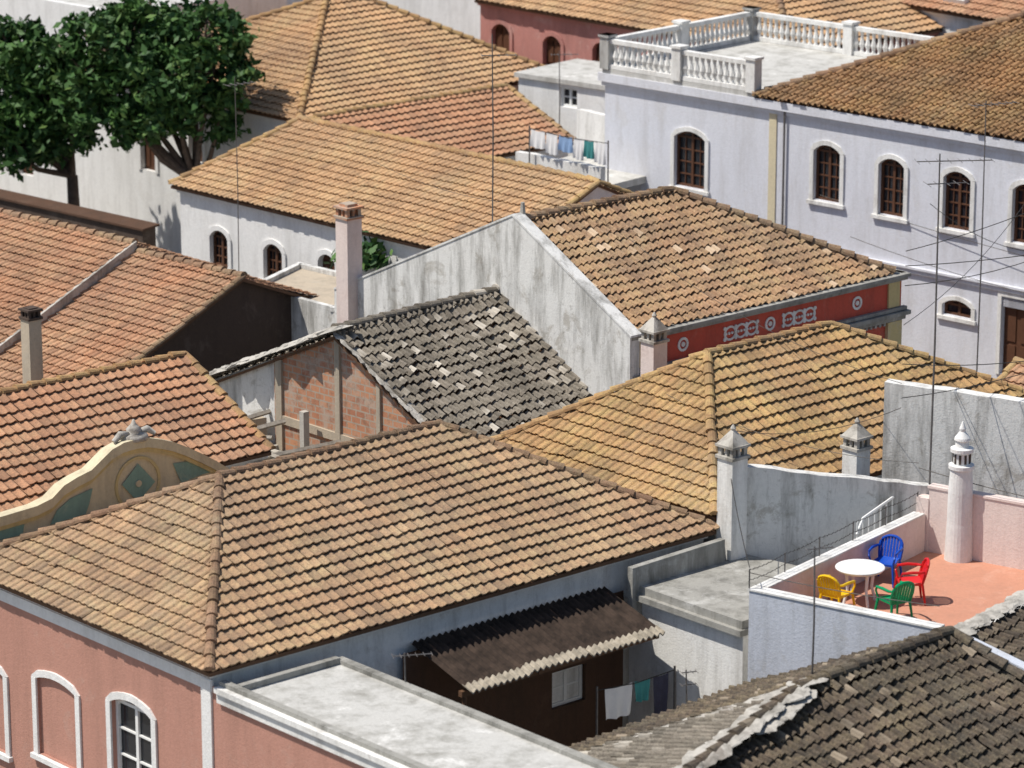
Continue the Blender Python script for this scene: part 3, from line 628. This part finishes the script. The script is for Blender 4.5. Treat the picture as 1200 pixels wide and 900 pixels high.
# M roofs (left)
m1=P(285,323,5.0); m0=P(30,263,5.0); md=(m1-m0).normalized(); mn=Vector((md.y,-md.x,0))
mn=-mn if mn.x>0 else mn
B=Bld('gabled_cottage')
def QM(al,pe,z): q=m1-md*al+mn*pe; return Vector((q.x,q.y,z))
T=B.g('roof_tiles','t_orange')
f1=[QM(4.0,6,2.5),QM(0,6,2.5),QM(0,0,5.0),QM(4.0,0,5.0)]; f2=[QM(0,-3,3.8),QM(4,-3,3.8),QM(4,0,5),QM(0,0,5)]
facet(T,f1,.30,.21,'lusa',seed=131,jit=.01); facet(T,f2,.31,.23,'lusa',seed=132)
f3=[QM(12,6,2.7),QM(4.05,6,2.7),QM(4.05,0,5.2),QM(12,0,5.2)]; f4=[QM(4.05,-3,4.0),QM(12,-3,4.0),QM(12,0,5.2),QM(4.05,0,5.2)]
facet(T,f3,.30,.21,'lusa',seed=133,jit=.01); facet(T,f4,.31,.23,'lusa',seed=134)
for f in (f1,f2,f3,f4): B.g('roof_deck','wood_brown').extr([p-Vector((0,0,.07)) for p in f],(0,0,-.08))
C=B.g('ridge_tiles','cap_brown'); caps(C,QM(0,0,5),QM(4,0,5),.11); caps(C,QM(4.1,0,5.2),QM(12,0,5.2),.11); caps(C,QM(0,6,2.5),QM(0,0,5.0),.09,up=-.01)
B.g('verge','mortar').extr([QM(4.0,6,2.5),QM(4.0,0,5.0),QM(4.0,0,5.25),QM(4.0,6,2.75)],tuple(-md*.08))
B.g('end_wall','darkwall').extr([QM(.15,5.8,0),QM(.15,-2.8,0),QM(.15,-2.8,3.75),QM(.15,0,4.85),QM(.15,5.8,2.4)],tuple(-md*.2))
B.g('front_wall','white_worn').extr([QM(.2,5.7,0),QM(12,5.7,0),QM(12,5.7,2.5),QM(.2,5.7,2.45)],tuple(-mn*.2))
B.done()
def quadprism(name,pxs,z,mat,roof,par=.0):
    B=Bld(name); c=[P(u,v,z) for u,v in pxs]; ctr=sum(c,Vector((0,0,0)))/4
    for k in range(4): wall(B,Fr(c[k],c[(k+1)%4]),0,z,mat=mat,surr=None,part='wall_%d'%k)
    B.g('roof',roof).extr([x.lerp(ctr,.01) for x in c],(0,0,-.2))
    for k in range(4):
        l=Fr(c[k],c[(k+1)%4]); lbox(B.g('coping',mat),l,0,l.len-.15,z+.003,z+.12+par,-.15,.0)
    B.done()
quadprism('flat_roof_outbuilding',[(292,340),(392,366),(462,338),(350,312)],4.0,'white_worn','beige')
quadprism('flat_roof_shed',[(195,386),(300,412),(345,390),(245,366)],2.9,'white_worn','beige')
quadprism('flat_roof_shed',[(-60,400),(30,420),(60,400),(-30,380)],3.0,'white_worn','concrete')
def chimney(name,x,y,z0,z1,w,mat='white',rot=.72,cap='pyr',mat2=None):
    B=Bld(name); mb=B.g('shaft',mat); h=z1-z0; hc=w*1.5 if cap=='pyr' else w*.8
    zs=z1-hc; mb.box(x,y,z0,zs,w,w,rot); c=B.g('cap',mat2 or mat)
    c.box(x,y,zs,zs+.06,w*1.18,w*1.18,rot)
    zo=zs+.06; ho=w*.42
    a=Vector((math.cos(rot),math.sin(rot),0)); b=Vector((-math.sin(rot),math.cos(rot),0))
    for i in (-1,1):
        for j in (-1,1):
            q=Vector((x,y,0))+a*i*w*.38+b*j*w*.38; c.box(q.x,q.y,zo,zo+ho,w*.2,w*.2,rot)
        q=Vector((x,y,0))+a*i*w*.38; c.box(q.x,q.y,zo,zo+ho,w*.14,w*.14,rot); q=Vector((x,y,0))+b*i*w*.38; c.box(q.x,q.y,zo,zo+ho,w*.14,w*.14,rot)
    B.g('flue','darkwall').box(x,y,zs,zo+ho-.01,w*.45,w*.45,rot)
    zz=zo+ho; c.box(x,y,zz,zz+.05,w*1.2,w*1.2,rot)
    if cap=='pyr':
        l=[Vector((x,y,zz+.05))+a*i*w*.55+b*j*w*.55 for i,j in ((-1,-1),(1,-1),(1,1),(-1,1))]; tp=Vector((x,y,z1-.04))
        t4=[tp+(p-Vector((x,y,zz+.05)))*.12 for p in l]
        for p in t4: p.z=z1-.06
        c.hexa(l,t4); c.lathe(x,y,[(.04,z1-.08),(.06,z1-.03),(.02,z1+.04)],6)
    else: c.box(x,y,zz+.05,z1,w*.7,w*.7,rot)
    B.done()
chimney('chimney',4.35,67.75,3.7,ZV(67.75,500),.42,'white',mat2='mortar')
chimney('chimney',6.98,69.7,3.5,ZV(69.7,492),.40,'white',mat2='mortar')
q=P(766,440,4.9); chimney('chimney',q.x,q.y,3.5,ZV(q.y,368),.42,'pinkwhite',mat2='mortar')
chimney('chimney',-4.02,86.1,3.5,ZV(86.1,238),.46,'pinkwhite',cap='flat',mat2='brick')
q=P(38,425,3.6); chimney('chimney',q.x,q.y,2.0,ZV(q.y,360),.36,'beige',cap='flat',mat2='darkwall')
B=Bld('weathered_low_wall'); wl(B.g('wall','white_worn'),(4.55,67.9),(8.35,68.4),0,5.72,5.15,.25); B.done()
B=Bld('weathered_tall_wall'); wl(B.g('wall','white_worn'),(7.62,70.72),(13.4,68.2),0,6.66,6.5,.3); B.done()
# =========================== terrace ==========================================================
B=Bld('terrace_house'); zF=3.9; zp=4.68
T0=P(878,692,zp);T1=P(1100,738,zp);T3=P(1075,600,zp); ta=(T3-T0).normalized(); 
T2=T1+ta*(T3-T0).length*1.0
bdir=(T1-T0).normalized()
Lf=Fr(T0,T1); wall(B,Lf,0,zp,mat='blue_white',part='front_wall',surr=None)
lbox(B.g('inner_front','pinkwhite'),Lf,.2,Lf.len-.0,zF+.002,zp-.002,-.22,-.003)
Ll=Fr(T3,T0); wall(B,Ll,0,zp,mat='white',part='left_wall',surr=None); lbox(B.g('inner_left','pinkwhite'),Ll,0.02,Ll.len-.23,zF+.002,zp-.002,-.2,-.003)
B.g('floor','salmon_floor').extr([V3(T0+ta*.05+bdir*.05,zF),V3(T1+ta*.05,zF),V3(T2+ta*2,zF),V3(T3+bdir*.05,zF)],(0,0,-.2))
Lb=Fr(T3,T3+bdir*6)
lbox(B.g('back_wall','pinkwhite'),Lb,.25,6,0,5.22,-.2,0); lbox(B.g('back_wall','pinkwhite'),Lb,-.02,.25,0,5.0,-.25,.02)
lbox(B.g('coping','pinkwhite'),Lb,.22,6,5.223,5.27,-.22,.02)
lbox(B.g('coping_w','white'),Lf,-.02,Lf.len,zp+.001,zp+.035,-.24,.02); lbox(B.g('coping_w','white'),Ll,.1,Ll.len-.28,zp+.003,zp+.035,-.23,.02)
Lr=Fr(T1,T2+ta*.5); lbox(B.g('right_wall','white'),Lr,.01,Lr.len,0,4.25,-.001,-.22) 
B.done()
mb=MB(); 
for k in range(7):
    p=T3-ta*(.2+k*.22)-bdir*.45; mb.tube([p+Vector((0,0,-.2-k*.02)),p+Vector((0,0,.28-k*.03))],.018,5)
pp=[T3-ta*(.0+k*.22)-bdir*.45+Vector((0,0,.3-k*.03-(.25 if k==7 else 0))) for k in range(8)]; mb.tube(pp,.03,6)
single('stair_handrail',mb,'frame_white')
mb=MB(); q=P(1123,655,zF); zt=ZV(q.y,494); h=zt-zF
pr=[(.30,0),(.27,.25),(.265,.27),(.26,.5),(.23,.66),(.27,.665),(.27,.69),(.18,.695),(.175,.78),(.24,.785),(.24,.81),(.15,.82),(.13,.86),(.17,.87),(.16,.885),(.06,.93),(.07,.95),(.015,1.0)]
mb.lathe(q.x,q.y,[(r*.95,zF+f*h) for r,f in pr],24)
B=Bld('round_chimney'); B.p['body']=(mb,'white_clean',False)
for k in range(10):
    a=2*math.pi*k/10; B.g('slots','darkwall').box(q.x+.165*math.cos(a),q.y+.165*math.sin(a),zF+.705*h,zF+.77*h,.03,.045,a)
B.done()
tp=P(1008,664,zF+.72)
B=Bld('garden_table'); mb=B.g('top','plastic_white',False); mb.lathe(tp.x,tp.y,[(.44,zF+.66),(.46,zF+.68),(.475,zF+.70),(.475,zF+.715),(.46,zF+.725),(.0,zF+.727)],32)
for k in range(4):
    a=.4+k*math.pi/2; B.g('legs','plastic_white').tube([(tp.x+.30*math.cos(a),tp.y+.30*math.sin(a),zF+.68),(tp.x+.26*math.cos(a),tp.y+.26*math.sin(a),zF+.3),(tp.x+.34*math.cos(a),tp.y+.34*math.sin(a),zF)],[.035,.028,.03],8)
B.done()
def chair(x,y,face,mat):
    B=Bld('plastic_armchair'); mb=B.g('shell',mat); f=Vector((math.cos(face),math.sin(face),0)); r=Vector((f.y,-f.x,0)); o=Vector((x,y,zF))
    def G(a,b,z): return o+r*a+f*b+Vector((0,0,z))
    n=6; i=len(mb.v)
    for k in range(n+1):
        for j in range(n+1):
            a=-1+2*k/n; b=-1+2*j/n; z=.43-.025*(1-a*a)*(1-b*b)-(.02 if j==n else 0)+.015*(-b)
            mb.v.append(tuple(G(a*.225*(1-.08*(b<0)),b*.22,z))); mb.c.append((.5,)*3)
    for k in range(n):
        for j in range(n): q=i+k*(n+1)+j; mb.f.append((q,q+1,q+n+2,q+n+1))
    lb=[(-.225,.22),( .225,.22),(.215,-.22),(-.215,-.22)]
    for k in range(4):
        a=lb[k];b=lb[(k+1)%4]; mb.hexa([G(a[0],a[1],.385),G(b[0],b[1],.385),G(b[0]*.96,b[1]*.96,.385),G(a[0]*.96,a[1]*.96,.385)],[G(a[0],a[1],.425),G(b[0],b[1],.425),G(b[0]*.96,b[1]*.96,.425),G(a[0]*.96,a[1]*.96,.425)])
    for a,b in ((-.22,.21),(.22,.21),(-.2,-.21),(.2,-.21)):
        mb.tube([G(a,b,.42),G(a*1.13,b*1.16,.2),G(a*1.22,b*1.3,0)],[.032,.026,.022],6)
    for sgn in (-1,1):
        mb.tube([G(sgn*.225,.20,.42),G(sgn*.265,.23,.56),G(sgn*.275,.19,.65),G(sgn*.28,.0,.67),G(sgn*.26,-.18,.66),G(sgn*.22,-.25,.66)],[.024,.022,.026,.03,.028,.022],6)
    rim=[]
    for k in range(11):
        an=math.pi*k/10; x_=-.235*math.cos(an); z_=.62+.22*math.sin(an)**.7 if 0<k<10 else .60
        rim.append(G(x_,-.22-.10*(z_-.42)/.45-.03*math.sin(an),z_))
    mb.tube([G(-.215,-.21,.42)]+rim+[G(.215,-.21,.42)],.028,6)
    for k in range(-3,4):
        x_=k*.062; zt=.60+.22*math.sin(math.acos(min(1,abs(x_)/.235)))**.7
        p0=G(x_*.95,-.215,.42); p1=G(x_,-.22-.10*(zt-.42)/.45-.03,zt); sd=r*.024
        mb.hexa([p0-sd,p0+sd,p0+sd-f*.012,p0-sd-f*.012],[p1-sd,p1+sd,p1+sd-f*.012,p1-sd-f*.012])
    B.done()
def chair_at(u,v,mat,off=(0,0)):
    q=P(u,v,zF+.43); x,y=q.x+off[0],q.y+off[1]; chair(x,y,math.atan2(tp.y-y,tp.x-x),mat)
chair_at(1038,657,'plastic_blue'); chair_at(1066,680,'plastic_red'); chair_at(1048,701,'plastic_green'); chair_at(980,694,'plastic_yellow')
# =========================== H roof and I roof ==============================
B=Bld('dark_tiled_house'); h0=T1+bdir*.25; 
def QH(al,be,z): q=h0+ta*al+bdir*be; return Vector((q.x,q.y,z))
f=[QH(0.15,4.5,3.5),QH(9,4.5,3.5),QH(9,.1,4.62),QH(.15,.1,4.62)]
facet(B.g('roof_tiles','t_dark'),f,.28,.19,'canal',jit=.02,seed=141,lift=.055,sag=.04); B.g('deck','wood_brown').extr([p-Vector((0,0,.13)) for p in f],(0,0,-.06))
lumpy(B.g('mortar_ridge','mortar'),QH(0,.08,4.70),QH(9,.08,4.70),30,.10,random.Random(3),.95)
B.g('end_wall','blue_white').extr([QH(-.12,-.2,0),QH(-.12,4.6,0),QH(-.12,4.6,3.52),QH(-.12,.05,4.72),QH(-.12,-.2,4.72)],tuple(ta*.24)); B.done()
I=Bld('old_canal_tile_house'); ir0=P(935,808,4.8); ir1=P(1115,741,4.8); ia=(ir1-ir0).normalized(); ib=Vector((ia.y,-ia.x,0))
def QI(o,al,be,z): q=o+ia*al+ib*be; return Vector((q.x,q.y,z))
k_=.4625; hp=QI(ir0,-6,1.2,4.8-1.2*k_); bkc=QI(ir0,-4,-4,2.95)
fI=[QI(ir0,-6,4,2.95),QI(ir1,1,4,2.95),ir1,ir0,hp]; fB=[QI(ir1,1,-4,2.95),bkc,ir0,ir1]; fR=[QI(ir1,1,4,2.95),QI(ir1,1,-4,2.95),ir1]; fL=[bkc,hp,ir0]
T=I.g('roof_tiles','t_dark')
for i,f in enumerate((fI,fB,fR)): facet(T,f,.28,.19,'canal',jit=.026,seed=151+i,lift=.055,sag=.06 if i==0 else .02)
facet(I.g('roof_tiles_left','t_grey'),fL,.28,.19,'canal',jit=.02,seed=155,lift=.05)
for f in (fI,fB,fR,fL): I.g('roof_deck','wood_brown').extr([p-Vector((0,0,.19)) for p in f],(0,0,-.06))
C=I.g('ridge_tiles','t_dark'); caps(C,ir0,ir1,.12,seed=7,up=.04); caps(C,QI(ir1,1,4,2.95),ir1,.11,seed=8,up=.03); caps(C,hp,ir0,.11,seed=9,up=.03)
mo=I.g('mortar_patches','mortar'); lumpy(mo,hp+Vector((0,0,.07)),ir0+Vector((0,0,.08)),16,.13,random.Random(8),.7,.3); lumpy(mo,hp.lerp(ir0,.75)+bb*.2+Vector((0,0,-.02)),ir0+bb*.15,16,.12,random.Random(18),.6,.3); lumpy(mo,ir0+Vector((0,0,.10)),ir0.lerp(ir1,.12)+Vector((0,0,.10)),3,.09,random.Random(8),.7,.3)
lumpy(mo,bkc,ir0+Vector((0,0,.06)),20,.07,random.Random(9))
cI=[QI(ir0,-5.8,3.8,0),QI(ir1,.8,3.8,0),QI(ir1,.8,-3.8,0),QI(ir0,-3.9,-3.8,0),QI(ir0,-5.8,1.2,0)]
for k in range(5): wall(I,Fr(cI[k],cI[(k+1)%5]),0,2.8,mat='white_worn',part='wall_%d'%k,surr=None)
I.done()
# =========================== antennas / poles / wires ============================================
def antenna(x,y,z0,z1,booms=(),name='tv_antenna',r=.02):
    B=Bld(name); B.g('mast','metal').tube([(x,y,z0),(x+.02,y,(z0+z1)/2),(x,y,z1)],[r,r,r*.7],6)
    for dz,ang,l,ne,el in booms:
        d=Vector((math.cos(ang),math.sin(ang),0)); n=Vector((-d.y,d.x,0)); o=Vector((x,y,z1-dz)); m_=B.g('elements','metal')
        m_.tube([o-d*l*.3,o+d*l*.7],.012,5)
        for k in range(ne):
            q=o-d*l*.3+d*l*k/(ne-1); w_=el*(1-.05*k); m_.tube([q-n*w_/2,q+n*w_/2],.007,4)
    B.done()
def ant_px(u,vb,vt,y,booms=(),**k):
    zb=ZV(y,vb); zt=ZV(y,vt); x=(u-600)/F*(y*c_+(CAMZ-zb)*s_); antenna(x,y,zb-.3,zt,booms,**k)
ant_px(577,262,40,82.6,[(.5,.1,.8,5,.4)]); ant_px(1088,600,180,68.6,[(.15,.1,1.5,8,.5),(.6,.2,.8,5,.5)],r=.022); ant_px(1143,475,118,86.5,[(.1,.4,1.2,7,.5)])
ant_px(475,880,765,59.8,[(.05,.2,.7,6,.25)]); ant_px(951,800,640,59.5,[(.05,.3,.5,4,.2)]); ant_px(280,330,90,92,[(.2,.6,.8,5,.4)],r=.014)
ant_px(1108,130,60,99,[(.1,.05,1.6,6,.5)]); ant_px(803,870,785,64.0,[(.05,.3,.3,4,.2),(.3,.3,.3,4,.2)])
ant_px(655,170,60,106,[(.1,.05,.8,5,.4)])
def wire(name,p,q,sag=.3,r=.009):
    p=Vector(p);q=Vector(q); mb=MB(); mb.tube([p.lerp(q,k/14)-Vector((0,0,sag*4*(k/14)*(1-k/14))) for k in range(15)],r,4); single(name,mb,'metal_dark')
wire('overhead_wire',(7.75,68.7,8.4),(14,92,6.6),.4); wire('overhead_wire',(7.75,68.7,7.6),(15,80,5.4),.3); wire('overhead_wire',(7.75,68.7,9.6),(15,75,9.2),.2); wire('overhead_wire',(7.75,68.7,9.9),(13,75,10.2),.15)
wire('overhead_wire',(7.75,68.7,7.2),(2.6,81.0,7.4),.4,.006); wire('overhead_wire',(9,93,4.6),(16,88,3.6),.2); wire('overhead_wire',(6.9,98.2,5.2),(16,88.8,4.3),.15); wire('overhead_wire',(10.5,88,6.6),(14,92,4.4),.3)
wire('overhead_wire',(7.75,68.7,9.2),(16,84,8.0),.5); wire('overhead_wire',(7.75,68.7,6.9),(13,72,7.4),.2); wire('overhead_wire',(7.75,68.7,6.7),(4.35,67.75,6.5),.25,.007)
wire('overhead_wire',V3(T0,zp+.45),V3(Q(12.5,.4),5.6),.1); wire('overhead_wire',V3(T0,zp+.35),V3(T1,zp+.45),.05)
wire('overhead_wire',V3(T3,5.6),V3(T3+bdir*5,5.4),.1); wire('overhead_wire',V3(T3,5.7),(3.2,71.5,6.2),.3,.006); wire('overhead_wire',(-.3,82.3,7.9),(-6.2,99.2,7),.5,.006)
B=Bld('wire_fence')
for k in range(6):
    p=T0.lerp(T3,k/5); B.g('posts','metal').tube([V3(p,zp),V3(p,zp+.42)],.014,5)
for h_ in (.2,.4):
    pts=[T0.lerp(T3,k/40)+Vector((0,0,h_-.03*math.sin(math.pi*(k%8)/8))) for k in range(41)]; B.g('strands','metal_dark').tube(pts,.006,4)
    for p in pts[::1]: B.g('barbs','metal_dark').tube([p-Vector((.02,0,.03)),p+Vector((.02,0,.03))],.005,3)
B.done()
# =========================== trees =================================================================
def tree(name,x,y,zb,blobs,nleaf,seed,ls=.17,trunk=.2,dens=1.0):
    rnd=random.Random(seed); B=Bld(name); tr=B.g('trunk','bark',True); lf=B.g('foliage','leaf')
    c0=Vector((x,y,zb)); top=Vector(blobs[0][0]); fork=Vector((x+.1,y,zb+(top.z-zb)*.5))
    tr.tube([c0,c0.lerp(fork,.5)+Vector((.08,0,0)),fork],[trunk*1.25,trunk,trunk*.85],8)
    for b,rad in blobs:
        b=Vector(b); mid=fork.lerp(b,.5)+Vector((rnd.uniform(-.3,.3),rnd.uniform(-.3,.3),-.2)); tr.tube([fork,mid,b,b+(b-mid)*.4],[trunk*.6,trunk*.42,trunk*.25,.03],6)
        ncl=int(26*rad[0]*rad[2]/1.5*dens)+3
        for k in range(ncl):
            while True:
                d=Vector((rnd.uniform(-1,1),rnd.uniform(-1,1),rnd.uniform(-1,1)))
                if .45<d.length<1: break
            cc=b+Vector((d.x*rad[0],d.y*rad[1],d.z*rad[2])); cr=rnd.uniform(.28,.5); shade=rnd.random()
            if rnd.random()<.25: tr.tube([b,cc],[.05,.015],4)
            for j in range(nleaf):
                e=Vector((rnd.gauss(0,1),rnd.gauss(0,1),rnd.gauss(0,.7)))*cr*.5
                p=cc+e; n=Vector((rnd.gauss(0,1),rnd.gauss(0,1),rnd.gauss(.6,1))).normalized(); t1=n.orthogonal().normalized(); t2=n.cross(t1); an=rnd.uniform(0,6.28)
                t1,t2=t1*math.cos(an)+t2*math.sin(an),t2*math.cos(an)-t1*math.sin(an); s1=ls*rnd.uniform(.6,1.2); s2=s1*.5
                cl=(min(1,max(0,shade*.7+rnd.uniform(0,.4))),rnd.random(),.5)
                lf.poly([p-t1*s1,p-t2*s2,p+t1*s1,p+t2*s2],cl)
    B.done()
def bp(u,v,y): z=ZV(y,v); return ((u-600)/F*(y*c_+(CAMZ-z)*s_),y,z)
tree('broadleaf_tree',*bp(225,215,106)[:2],0,[(bp(190,90,105.5),(1.8,1.6,1.4)),(bp(250,85,105.5),(1.3,1.2,1.1)),(bp(135,55,106),(1.6,1.5,1.3)),(bp(180,30,107),(1.7,1.4,1.0)),(bp(240,45,106),(1.2,1.1,.9)),(bp(130,118,105.5),(1.3,1.2,1.1)),(bp(205,130,105),(1.2,1.0,.7)),(bp(95,80,106),(1.2,1,1.1)),(bp(160,150,105),(.9,.8,.6)),(bp(255,150,105.5),(.5,.5,.4))],60,5,dens=1.1)
tree('broadleaf_tree',*bp(82,240,108)[:2],0,[(bp(30,90,108),(1.6,1.4,1.5)),(bp(10,140,107.5),(1.3,1.2,1.1)),(bp(55,150,107.5),(1.2,1,1.0)),(bp(10,55,108),(1.2,1.1,1.0)),(bp(65,105,107.5),(1.2,1,1.1)),(bp(20,175,107),(.9,.8,.6)),(bp(85,160,107),(.7,.7,.6))],60,6,dens=1.1)
tree('broadleaf_tree',*bp(110,25,124)[:2],0,[(bp(105,22,124),(1.4,1.4,.7)),(bp(60,30,124),(1,1,.6))],50,8)
def shrub(u,v,z,r,seed):
    q=P(u,v,z); mb=MB(); rnd=random.Random(seed)
    for k in range(int(500*r)):
        d=Vector((rnd.gauss(0,.5),rnd.gauss(0,.5),abs(rnd.gauss(0,.5))))*r; p=q+d; n=Vector((rnd.gauss(0,1),rnd.gauss(0,1),1)).normalized(); t1=n.orthogonal()*.12; t2=n.cross(t1)*.6
        mb.poly([p-t1,p-t2,p+t1,p+t2],(rnd.random(),rnd.random(),.5))
    single('shrub',mb,'leaf')
shrub(186,412,2.9,.7,1); shrub(432,312,4.1,.6,3); shrub(408,310,4.1,.4,4)
B=Bld('parked_car'); o=Vector((-11.6,101.9,0)); cd=Vector((.69,-.72,0)); cn=Vector((.72,.69,0))
prof=[(-2,.35),(-2.0,.75),(-1.2,.92),(-.7,1.38),(.8,1.40),(1.5,.98),(2.0,.9),(2.05,.35)]
B.g('body','car_dark').extr([o+cd*x+cn*-.8+Vector((0,0,z)) for x,z in prof],tuple(cn*1.6))
B.g('windows','glass').extr([o+cd*x+cn*-.81+Vector((0,0,z)) for x,z in ((-1.05,.95),(-.65,1.3),(.72,1.32),(1.25,.98))],tuple(cn*1.62))
for x in (-1.3,1.3):
    for s2 in (-.82,.62): c=o+cd*x+cn*s2+Vector((0,0,.32)); B.g('wheels','rubber').tube([c,c+cn*.2],.32,14)
B.done()
mb=MB(); mb.poly([(-1500,-1500,0),(1500,-1500,0),(1500,2500,0),(-1500,2500,0)]); single('ground',mb,'ground')
# =========================== light, world, camera =====================================================
S=Vector((-.97,-.10,0)).normalized(); el=math.radians(60); Sd=Vector((S.x*math.cos(el),S.y*math.cos(el),math.sin(el)))
l=bpy.data.lights.new('sun','SUN'); l.energy=5.0; l.angle=math.radians(.5); l.color=(1,.95,.87); lo=bpy.data.objects.new('sun',l); scene.collection.objects.link(lo)
lo.rotation_euler=Sd.to_track_quat('Z','Y').to_euler()
w=bpy.data.worlds.new('World'); scene.world=w; w.use_nodes=True; t=w.node_tree; bg=t.nodes['Background']; sk=t.nodes.new('ShaderNodeTexSky'); sk.sky_type='NISHITA'; sk.sun_disc=False
sk.sun_elevation=el; sk.sun_rotation=math.atan2(S.x,S.y); t.links.new(sk.outputs[0],bg.inputs[0]); bg.inputs[1].default_value=.105
cam=bpy.data.cameras.new('camera'); co=bpy.data.objects.new('camera',cam); scene.collection.objects.link(co); co.location=(0,0,CAMZ); co.rotation_euler=(math.pi/2-PIT,0,0)
cam.lens=126; cam.sensor_width=36; cam.clip_end=4000; cam.clip_start=1; cam.dof.use_dof=True; cam.dof.focus_distance=76; cam.dof.aperture_fstop=.9
scene.camera=co
scene.view_settings.view_transform='Standard'; scene.view_settings.look='None'; scene.view_settings.exposure=0
